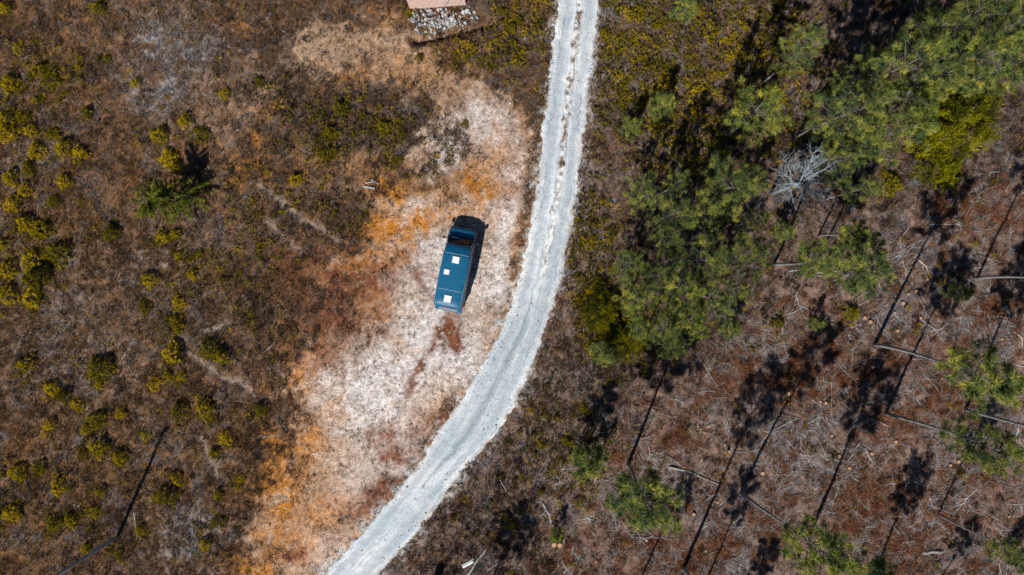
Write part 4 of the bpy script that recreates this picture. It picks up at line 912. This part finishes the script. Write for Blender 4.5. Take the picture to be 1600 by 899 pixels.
for k, (qx, qy) in enumerate(((865, 849), (873.5, 850))):
    x, y = W(qx, qy); o = thing('cut_log', ('left' if k == 0 else 'right') + ' of two upright cut logs with bright pale ends by the lower verge', 'log', (x, y, gz(x, y) + .12), (.05, .06, k), None, 1.15)
    for nm, me in zip(('bark', 'cut_face'), SM[k]): put(nm, me, o, None, None, (1, 1, 1.6))
BR = [((1045, 729), (1122, 757), .075, .03, .12, 'g', 'fallen_log', 'long dark-edged fallen log left of the long double shadow', 'log'),
      ((1440, 863), (1472, 861), .11, .10, 0, 'g', 'fallen_log', 'short thick grey log lying near the bottom edge', 'log'),
      ((1270, 207), (1294, 194), .16, .13, 0, 'p', 'fallen_log', 'pale grey log end lying in the scrub above the dead tree', 'log'),
      ((1435, 497), (1475, 536), .05, .02, .15, 'g', 'fallen_branch', 'curved pale branch below the topmost stumps', 'branch'),
      ((1570, 478), (1577, 500), .09, .05, 0, 'p', 'fallen_branch', 'short white stick upright in view near the right edge brushwood', 'branch'),
      ((1583, 518), (1597, 541), .06, .03, .2, 't', 'fallen_branch', 'twisted pale branch at the right edge below the white stick', 'branch'),
      ((1308, 490), (1327, 520), .035, .02, 0, 'g', 'fallen_branch', 'thin grey branch beside the shaded young pine', 'branch'),
      ((1434, 406), (1452, 430), .06, .03, .1, 't', 'fallen_branch', 'forked tan branch above the topmost stumps', 'branch'),
      ((1408, 405), (1415, 432), .045, .02, .05, 't', 'fallen_branch', 'pale stick left of the forked tan branch', 'branch'),
      ((1278, 380), (1315, 369), .05, .03, 0, 'g', 'fallen_branch', 'grey branch crossing the lit needles below the dead tree', 'branch'),
      ((1232, 425), (1276, 417), .05, .03, 0, 'p', 'fallen_branch', 'pale branch left of the paired lit crowns', 'branch'),
      ((1304, 438), (1330, 427), .05, .03, 0, 'p', 'fallen_branch', 'pale branch under the paired lit crowns', 'branch'),
      ((1200, 586), (1245, 577), .04, .02, .05, 'g', 'fallen_branch', 'thin pale branch at the end of the long double shadow', 'branch'),
      ((1590, 662), (1570, 692), .07, .05, .25, 'p', 'fallen_branch', 'bent silver branch right of the round crown', 'branch'),
      ((1308, 745), (1340, 733), .04, .03, .1, 'b', 'fallen_branch', 'dark curved branch beside the longest shadow', 'branch'),
      ((1330, 745), (1367, 774), .045, .02, .1, 'g', 'fallen_branch', 'grey curved branch right of the longest shadow', 'branch'),
      ((1352, 702), (1362, 722), .06, .03, 0, 'p', 'fallen_branch', 'short white branch in the middle of the felled ground', 'branch'),
      ((1455, 665), (1478, 645), .035, .02, 0, 'b', 'fallen_branch', 'thin dark branch above the round crown', 'branch'),
      ((1440, 737), (1500, 735), .03, .02, .15, 't', 'fallen_branch', 'long tan twig below the round crown', 'branch'),
      ((1048, 623), (1070, 630), .04, .02, .05, 'p', 'fallen_branch', 'pale twig on the ground right of the grove pine shadow', 'branch'),
      ((1088, 665), (1108, 685), .04, .02, .05, 't', 'fallen_branch', 'tan branch near the stumps beside the double shadow', 'branch'),
      ((1014, 695), (1016, 720), .04, .03, 0, 't', 'fallen_branch', 'short upright tan stick above the fallen log', 'branch'),
      ((1017, 728), (1042, 731), .03, .02, -.1, 't', 'fallen_branch', 'arched tan twig touching the fallen log', 'branch'),
      ((1125, 790), (1145, 770), .045, .02, 0, 'g', 'fallen_branch', 'grey branch between the two halves of the double shadow', 'branch'),
      ((1145, 818), (1180, 790), .05, .02, .1, 'g', 'fallen_branch', 'pale blue-grey branch left of the dark round crown', 'branch'),
      ((848, 786), (862, 817), .07, .03, .05, 'p', 'fallen_branch', 'forked white branch near the two cut logs', 'branch'),
      ((838, 805), (852, 803), .035, .02, 0, 'p', 'fallen_branch', 'small white stick crossing near the forked white branch', 'branch'),
      ((923, 828), (935, 860), .04, .02, .15, 't', 'fallen_branch', 'curved tan branch right of the two cut logs', 'branch'),
      ((880, 895), (895, 882), .09, .06, 0, 'g', 'fallen_branch', 'stubby grey log piece at the bottom edge below the cut logs', 'branch'),
      ((1515, 350), (1560, 330), .04, .02, .1, 'g', 'fallen_branch', 'grey branch in the brushwood at the upper felled edge', 'branch'),
      ((1540, 455), (1552, 440), .045, .02, 0, 'p', 'fallen_branch', 'white stick near the highest right-hand stem', 'branch'),
      ((1570, 300), (1600, 245), .05, .03, .05, 'g', 'fallen_branch', 'long grey branch at the right edge below the olive bush', 'branch')]
MT = {'g': m_grey2, 'p': m_grey, 't': m_tan, 'b': m_brownb}
for k, (p0, p1, r0, r1, bd_, mt, nm, lab, cat) in enumerate(BR):
    o, pts = lying(nm, p0, p1, r0, r1, MT[mt], lab, cat, 'wood left lying on the felled ground', bend=bd_)
    if nm == 'fallen_branch' or k == 0:
        for j in range(3):
            q = Vector(pts[2 + j]); d = (Vector(pts[-1]) - Vector(pts[0])).normalized(); sd_ = Vector((-d.y, d.x, .15)) * (1 if j % 2 else -1)
            mb = MB(); L = br.uniform(.25, .6); mb.tube([q, q + d * L * .5 + sd_ * L * .35, q + d * L * .9 + sd_ * L * .8], [r1 * .8, r1 * .6, r1 * .3], 4); mb.build('side_twig', MT[mt], o)

# ------------------------------------------------------------------ scattered ground cover (uncountable): instanced clumps
PROTO = {}
def proto(key, meshes):
    c_ = bpy.data.collections.new('source_' + key)
    for i, me in enumerate(meshes):
        o = bpy.data.objects.new('%s_source_%02d' % (key, i), me); c_.objects.link(o)
    PROTO[key] = (c_, len(meshes))
def scatter(name, key, x, y, rot, scl, tint, label, dz=0.0):
    c_, nv = PROTO[key]; n_ = len(x); z = ground_z(x, y) + dz
    pxs, pys = x * PPM + 800, 449.5 - y * PPM
    rd = S('road_sd', pxs, pys); z = np.where(rd > 3, base_z(x, y) + .02 + dz, z)
    me = bpy.data.meshes.new(name); me.vertices.add(n_); me.vertices.foreach_set('co', np.stack([x, y, z], -1).astype(np.float32).ravel())
    for an, typ, arr in (('rot', 'FLOAT_VECTOR', rot), ('scl', 'FLOAT_VECTOR', scl), ('var', 'INT', RNG.integers(0, nv, n_)), ('tint', 'FLOAT', tint)):
        a = me.attributes.new(an, typ, 'POINT'); a.data.foreach_set('vector' if typ == 'FLOAT_VECTOR' else 'value', np.asarray(arr, np.int32 if typ == 'INT' else np.float32).ravel())
    o = put(name, me); ng = bpy.data.node_groups.new(name + '_scatter', 'GeometryNodeTree')
    ng.interface.new_socket('Geometry', in_out='INPUT', socket_type='NodeSocketGeometry'); ng.interface.new_socket('Geometry', in_out='OUTPUT', socket_type='NodeSocketGeometry')
    N = ng.nodes; Lk = ng.links; gi = N.new('NodeGroupInput'); go = N.new('NodeGroupOutput'); ip = N.new('GeometryNodeInstanceOnPoints'); ci = N.new('GeometryNodeCollectionInfo')
    ci.inputs['Collection'].default_value = c_; ci.inputs['Separate Children'].default_value = True; ci.inputs['Reset Children'].default_value = True
    def na(nm, typ):
        q = N.new('GeometryNodeInputNamedAttribute'); q.data_type = typ; q.inputs['Name'].default_value = nm; return q.outputs['Attribute']
    er = N.new('FunctionNodeEulerToRotation'); Lk.new(na('rot', 'FLOAT_VECTOR'), er.inputs[0])
    Lk.new(gi.outputs[0], ip.inputs['Points']); Lk.new(ci.outputs[0], ip.inputs['Instance']); ip.inputs['Pick Instance'].default_value = True
    Lk.new(na('var', 'INT'), ip.inputs['Instance Index']); Lk.new(er.outputs[0], ip.inputs['Rotation']); Lk.new(na('scl', 'FLOAT_VECTOR'), ip.inputs['Scale']); Lk.new(ip.outputs[0], go.inputs[0])
    md = o.modifiers.new('scatter', 'NODES'); md.node_group = ng
    return tag(o, label, kind='stuff')
def sample(nn, dens):                # candidate points kept with probability dens(px, py)
    x = RNG.uniform(-38.5, 38.5, nn); y = RNG.uniform(-22.5, 22.5, nn); px_, py_ = x * PPM + 800, 449.5 - y * PPM
    d = dens(px_, py_); rd = S('road_sd', px_, py_)
    van_ = (np.abs((x - vc.x) * math.cos(-vang) - (y - vc.y) * math.sin(-vang)) < 1.0) & (np.abs((x - vc.x) * math.sin(-vang) + (y - vc.y) * math.cos(-vang)) < 2.8)
    bl_ = (px_ > 638) & (px_ < 734) & (py_ < 14)
    k = (RNG.uniform(size=nn) < d) & ~van_ & ~bl_
    return x[k], y[k], px_[k], py_[k]
def rs(nn, lo, hi, tilt=.15, zs=1.0):
    rot = np.stack([RNG.normal(size=nn) * tilt, RNG.normal(size=nn) * tilt, RNG.uniform(0, 6.28, nn)], -1); s = RNG.uniform(lo, hi, nn); return rot, np.stack([s, s, s * zs], -1)

m_grass = leafmat('dry_grass', [(0, (.065, .047, .036)), (.3, (.165, .096, .052)), (.6, (.315, .185, .095)), (.85, (.38, .285, .215)), (1, (.45, .41, .38))], inst=True, trans=.12)
m_heath = leafmat('dry_heath', [(0, (.040, .032, .030)), (.4, (.092, .068, .056)), (.7, (.160, .120, .100)), (1, (.31, .33, .36))], inst=True, trans=.05)
m_sprig = leafmat('gorse_sprig', [(0, (.085, .085, .022)), (.45, (.24, .20, .026)), (.8, (.46, .345, .03)), (1, (.62, .44, .04))], inst=True, trans=.2)
m_litter = leafmat('red_needle_litter', [(0, (.08, .036, .024)), (.5, (.21, .092, .052)), (1, (.35, .21, .14))], inst=True, trans=.05)
m_twig = leafmat('dead_twigs', [(0, (.10, .07, .055)), (.4, (.22, .18, .16)), (.75, (.38, .385, .39)), (1, (.56, .58, .60))], inst=True, trans=0)
m_peb = leafmat('pebbles', [(0, (.13, .095, .08)), (.4, (.34, .28, .24)), (.7, (.60, .57, .54)), (1, (.74, .74, .73))], inst=True, trans=0)
m_weed = leafmat('low_weeds', [(0, (.11, .058, .042)), (.5, (.14, .105, .06)), (1, (.14, .15, .055))], inst=True, trans=.1)

def tuft(seed, nb, L, w, spread, up, mat, rad=.08):
    r_ = np.random.default_rng(seed); a = r_.uniform(0, 6.28, nb); q = np.sqrt(r_.uniform(size=nb)) * rad
    B = np.stack([q * np.cos(a), q * np.sin(a), np.full(nb, -.02)], -1); a2 = a + r_.normal(size=nb) * .6
    D = unit(np.stack([np.cos(a2) * spread, np.sin(a2) * spread, np.full(nb, up)], -1) + r_.normal(size=(nb, 3)) * .25); D[:, 2] = np.abs(D[:, 2]) + .05
    return tri_mesh('tuft', blades(B, unit(D), L * r_.uniform(.5, 1.15, nb), np.full(nb, w), r_), mat, np.zeros(nb))
proto('grass', [tuft(600 + i, 18, .46, .013, 1.1, .55, m_grass, .10) for i in range(5)])
proto('heath', [tuft(620 + i, 46, .24, .016, .75, .8, m_heath, .20) for i in range(5)])
def sprig(seed, mat, k=5, nb=12):
    r_ = np.random.default_rng(seed); Vs = []
    for j in range(k):
        c0 = np.array([*(r_.normal(size=2) * .13), r_.uniform(.12, .42)]); D = unit(np.array([0, 0, .8]) + r_.normal(size=(nb, 3)) * .6); Vs.append(blades(np.repeat(c0[None], nb, 0), D, .13 * r_.uniform(.6, 1.2, nb), np.full(nb, .024), r_))
    V = np.concatenate(Vs); return tri_mesh('sprig', V, mat, np.zeros(len(V)))
proto('sprig', [sprig(640 + i, m_sprig, 4 + i % 3) for i in range(5)])
proto('weed', [tuft(660 + i, 20, .11, .014, .9, .7, m_weed, .06) for i in range(4)])
def litter(seed):
    r_ = np.random.default_rng(seed); nb = 70; B = np.stack([r_.normal(size=nb) * .22, r_.normal(size=nb) * .10, r_.uniform(.0, .12, nb)], -1)
    D = unit(np.stack([r_.normal(size=nb) + .6, r_.normal(size=nb) * .7, r_.normal(size=nb) * .25 + .1], -1)); return tri_mesh('litter', blades(B, D, .26 * r_.uniform(.5, 1.2, nb), np.full(nb, .014), r_), m_litter, np.zeros(nb))
proto('litter', [litter(680 + i) for i in range(5)])
def twig(seed):
    r_ = np.random.default_rng(seed); mb = MB(); n_ = 5; p_ = np.array([-.5, 0, .03]); d = np.array([1.0, 0, .02]); pts = [p_]
    for i in range(n_): d = unit(d + r_.normal(size=3) * np.array([.1, .16, .05])); p_ = p_ + d / n_; pts.append(p_.copy())
    for q in pts: q[2] = max(q[2], .015)
    mb.tube(pts, [.015, .014, .012, .010, .008, .004], 3, False)
    for j in range(int(r_.integers(0, 4))):
        k = r_.integers(1, 5); e = pts[k] + unit(np.array([.8, r_.choice([-1, 1]) * r_.uniform(.4, 1.1), r_.uniform(0, .3)])) * r_.uniform(.15, .45); mb.tube([pts[k], e], [.011, .005], 3, False)
    return mb.mesh('twig', m_twig)
proto('twig', [twig(700 + i) for i in range(9)])
proto('pebble', [stone_mesh('pebble', 720 + i, m_peb, .7) for i in range(5)])

def cover(px_, py_): return np.clip(1 - 1.1 * S('clear', px_, py_) - .8 * S('sand', px_, py_) - S('path', px_, py_) - 1.2 * S('ditch', px_, py_), 0, 1) * sstep(-2, -9, S('road_sd', px_, py_))
def patch(px_, py_, s, seed, a=.35, b=.65): return sstep(a, b, fbm(px_ / s, py_ / s, seed, 3, .6))
left_ = lambda a, b_: 1 - S('right', a, b_)
# dry grass
x, y, a, b_ = sample(150000, lambda p, q: cover(p, q) * (left_(p, q) * (.30 + .45 * patch(p, q, 30, 201)) * (1 - .5 * S('dark', p, q)) + S('right', p, q) * (.16 + .2 * patch(p, q, 24, 202)) * (1 - .55 * S('slash', p, q))))
rot, scl = rs(len(x), .5, 1.25, .35, .8); rot[:, :2] += np.array([.25, .15])
t_ = np.clip(.42 + .5 * (fbm(a / 40, b_ / 40, 211, 3) - .5) * 2 * .8 + .3 * S('lichen', a, b_) + RNG.normal(size=len(x)) * .14 - .10 * S('right', a, b_), 0, 1)
scatter('dry_grass', 'grass', x, y, rot, scl, t_, 'dry tan and grey grass covering the slopes')
# heath
x, y, a, b_ = sample(90000, lambda p, q: cover(p, q) * np.clip(left_(p, q) * (.10 + .35 * patch(p, q, 16, 221, .4, .7) + .45 * S('dark', p, q) + .25 * S('lichen', p, q)) + S('right', p, q) * (.42 + .25 * patch(p, q, 20, 222)) * (1 - .75 * S('slash', p, q)) * (1 - .45 * S('verge', p, q)), 0, 1))
rot, scl = rs(len(x), .5, 1.4, .2, .95)
t_ = np.clip(.42 + (fbm(a / 26, b_ / 26, 231, 3) - .5) * (1.1 + .9 * S('right', a, b_)) + .38 * S('lichen', a, b_) - .22 * S('dark', a, b_) + RNG.normal(size=len(x)) * .14, 0, 1)
scatter('dry_heath', 'heath', x, y, rot, scl, t_, 'low dark heath and dry scrub')
# gorse sprigs
x, y, a, b_ = sample(150000, lambda p, q: cover(p, q) * np.clip(S('gorse', p, q) * (.25 + 1.5 * patch(p, q, 9, 241, .4, .62)) + .012 + .12 * S('right', p, q) * (1 - S('slash', p, q)) * patch(p, q, 14, 242, .5, .7), 0, 1) * .55)
rot, scl = rs(len(x), .5, 1.25, .2); t_ = np.clip(.42 + (fbm(a / 20, b_ / 20, 243, 3) - .5) * 1.3 + RNG.normal(size=len(x)) * .16, 0, 1)
scatter('gorse_scrub', 'sprig', x, y, rot, scl, t_, 'low yellow-green gorse scrub among the heath')
# twigs
x, y, a, b_ = sample(130000, lambda p, q: S('right', p, q) * sstep(-2, -12, S('road_sd', p, q)) * (S('slash', p, q) * (.05 + .42 * patch(p, q, 34, 251, .44, .62)) + .02) + .006 * left_(p, q) * cover(p, q))
rot, scl = rs(len(x), .35, 1.35, .07); ang = fbm(a / 55, b_ / 55, 252, 2) * 14; k = RNG.uniform(size=len(x)) < .55; rot[k, 2] = ang[k] + RNG.normal(size=k.sum()) * .35
big = RNG.uniform(size=len(x)) < .06; scl[big] *= 2.0
scl[:, 1:] = (scl[:, 1:] * .4 + .55)
scatter('dead_twigs', 'twig', x, y, rot, scl, np.clip(RNG.normal(.52, .25, len(x)), 0, 1), 'dead twigs and brushwood strewn over the felled ground')
# red litter
x, y, a, b_ = sample(60000, lambda p, q: S('right', p, q) * np.clip(S('litter', p, q) * (.15 + .75 * patch(p, q, 14, 261, .4, .6)) + .05 * S('slash', p, q), 0, 1) * sstep(-2, -9, S('road_sd', p, q)))
rot, scl = rs(len(x), .5, 1.3, .12); rot[:, 2] = fbm(a / 30, b_ / 30, 262, 2) * 12 + RNG.normal(size=len(x)) * .5
scatter('needle_litter', 'litter', x, y, rot, scl, np.clip(RNG.normal(.45, .22, len(x)), 0, 1), 'reddish brown dead needle litter on the felled ground')
# pebbles on clearing, road edge and centre strip
def redge(p, q): return np.exp(-((S('road_sd', p, q) + 1) / 7) ** 2)
x, y, a, b_ = sample(150000, lambda p, q: np.clip(.14 * S('clear', p, q) * patch(p, q, 18, 271) + .5 * redge(p, q) + .03 * sstep(0, 8, S('road_sd', p, q)) + .05 * S('sand', p, q), 0, 1))
s = np.clip(RNG.lognormal(-2.65, .45, len(x)), .03, .24); rot = RNG.uniform(0, 6.28, (len(x), 3)) * np.array([.1, .1, 1])
scatter('pebbles', 'pebble', x, y, rot, np.stack([s, s, s], -1), np.clip(RNG.normal(.5, .3, len(x)), 0, 1), 'loose pebbles on the clearing and along the road edges', .01)
# brown weeds and crumbs on the clearing
x, y, a, b_ = sample(170000, lambda p, q: np.clip(S('clear', p, q) * (.12 + .75 * patch(p, q, 13, 281, .44, .66)) * (1 - .35 * S('white', p, q)) + .5 * S('redbrown', p, q) * left_(p, q) * patch(p, q, 9, 282) + .25 * S('sand', p, q) * patch(p, q, 12, 283, .5, .7) + .8 * redge(p, q) * patch(p, q, 9, 284, .42, .6), 0, 1) * sstep(6, -4, S('road_sd', p, q)))
rot, scl = rs(len(x), .35, 1.3, .2); scatter('low_weeds', 'weed', x, y, rot, scl, np.clip(RNG.normal(.35, .28, len(x)), 0, 1), 'small brown and green weeds dotting the bare gravel')
# weeds along the road's centre strip, each clump a row of tufts
q_ = RNG.uniform(.0, 1, 2600); vi = (q_ * (NV - 1)).astype(int); cx_ = RP[vi, NU // 2, 0] - (wob[vi, 0] - .02) * 60 + RNG.normal(size=2600) * 2.0; cy_ = RP[vi, NU // 2, 1]
k = (RNG.uniform(size=2600) < np.where(cy_ < 260, .95, np.where(cy_ < 480, .45, .06)) * patch(cx_ * 0 + 7, cy_, 7, 291, .45, .62)) & (cy_ > -60)
x, y = (cx_[k] - 800) / PPM, (449.5 - cy_[k]) / PPM
rot, scl = rs(len(x), .5, 1.6, .2); scatter('road_weeds', 'weed', x, y, rot, scl, np.clip(RNG.normal(.25, .2, len(x)), 0, 1), 'dark weeds growing along the centre strip of the road', .02)
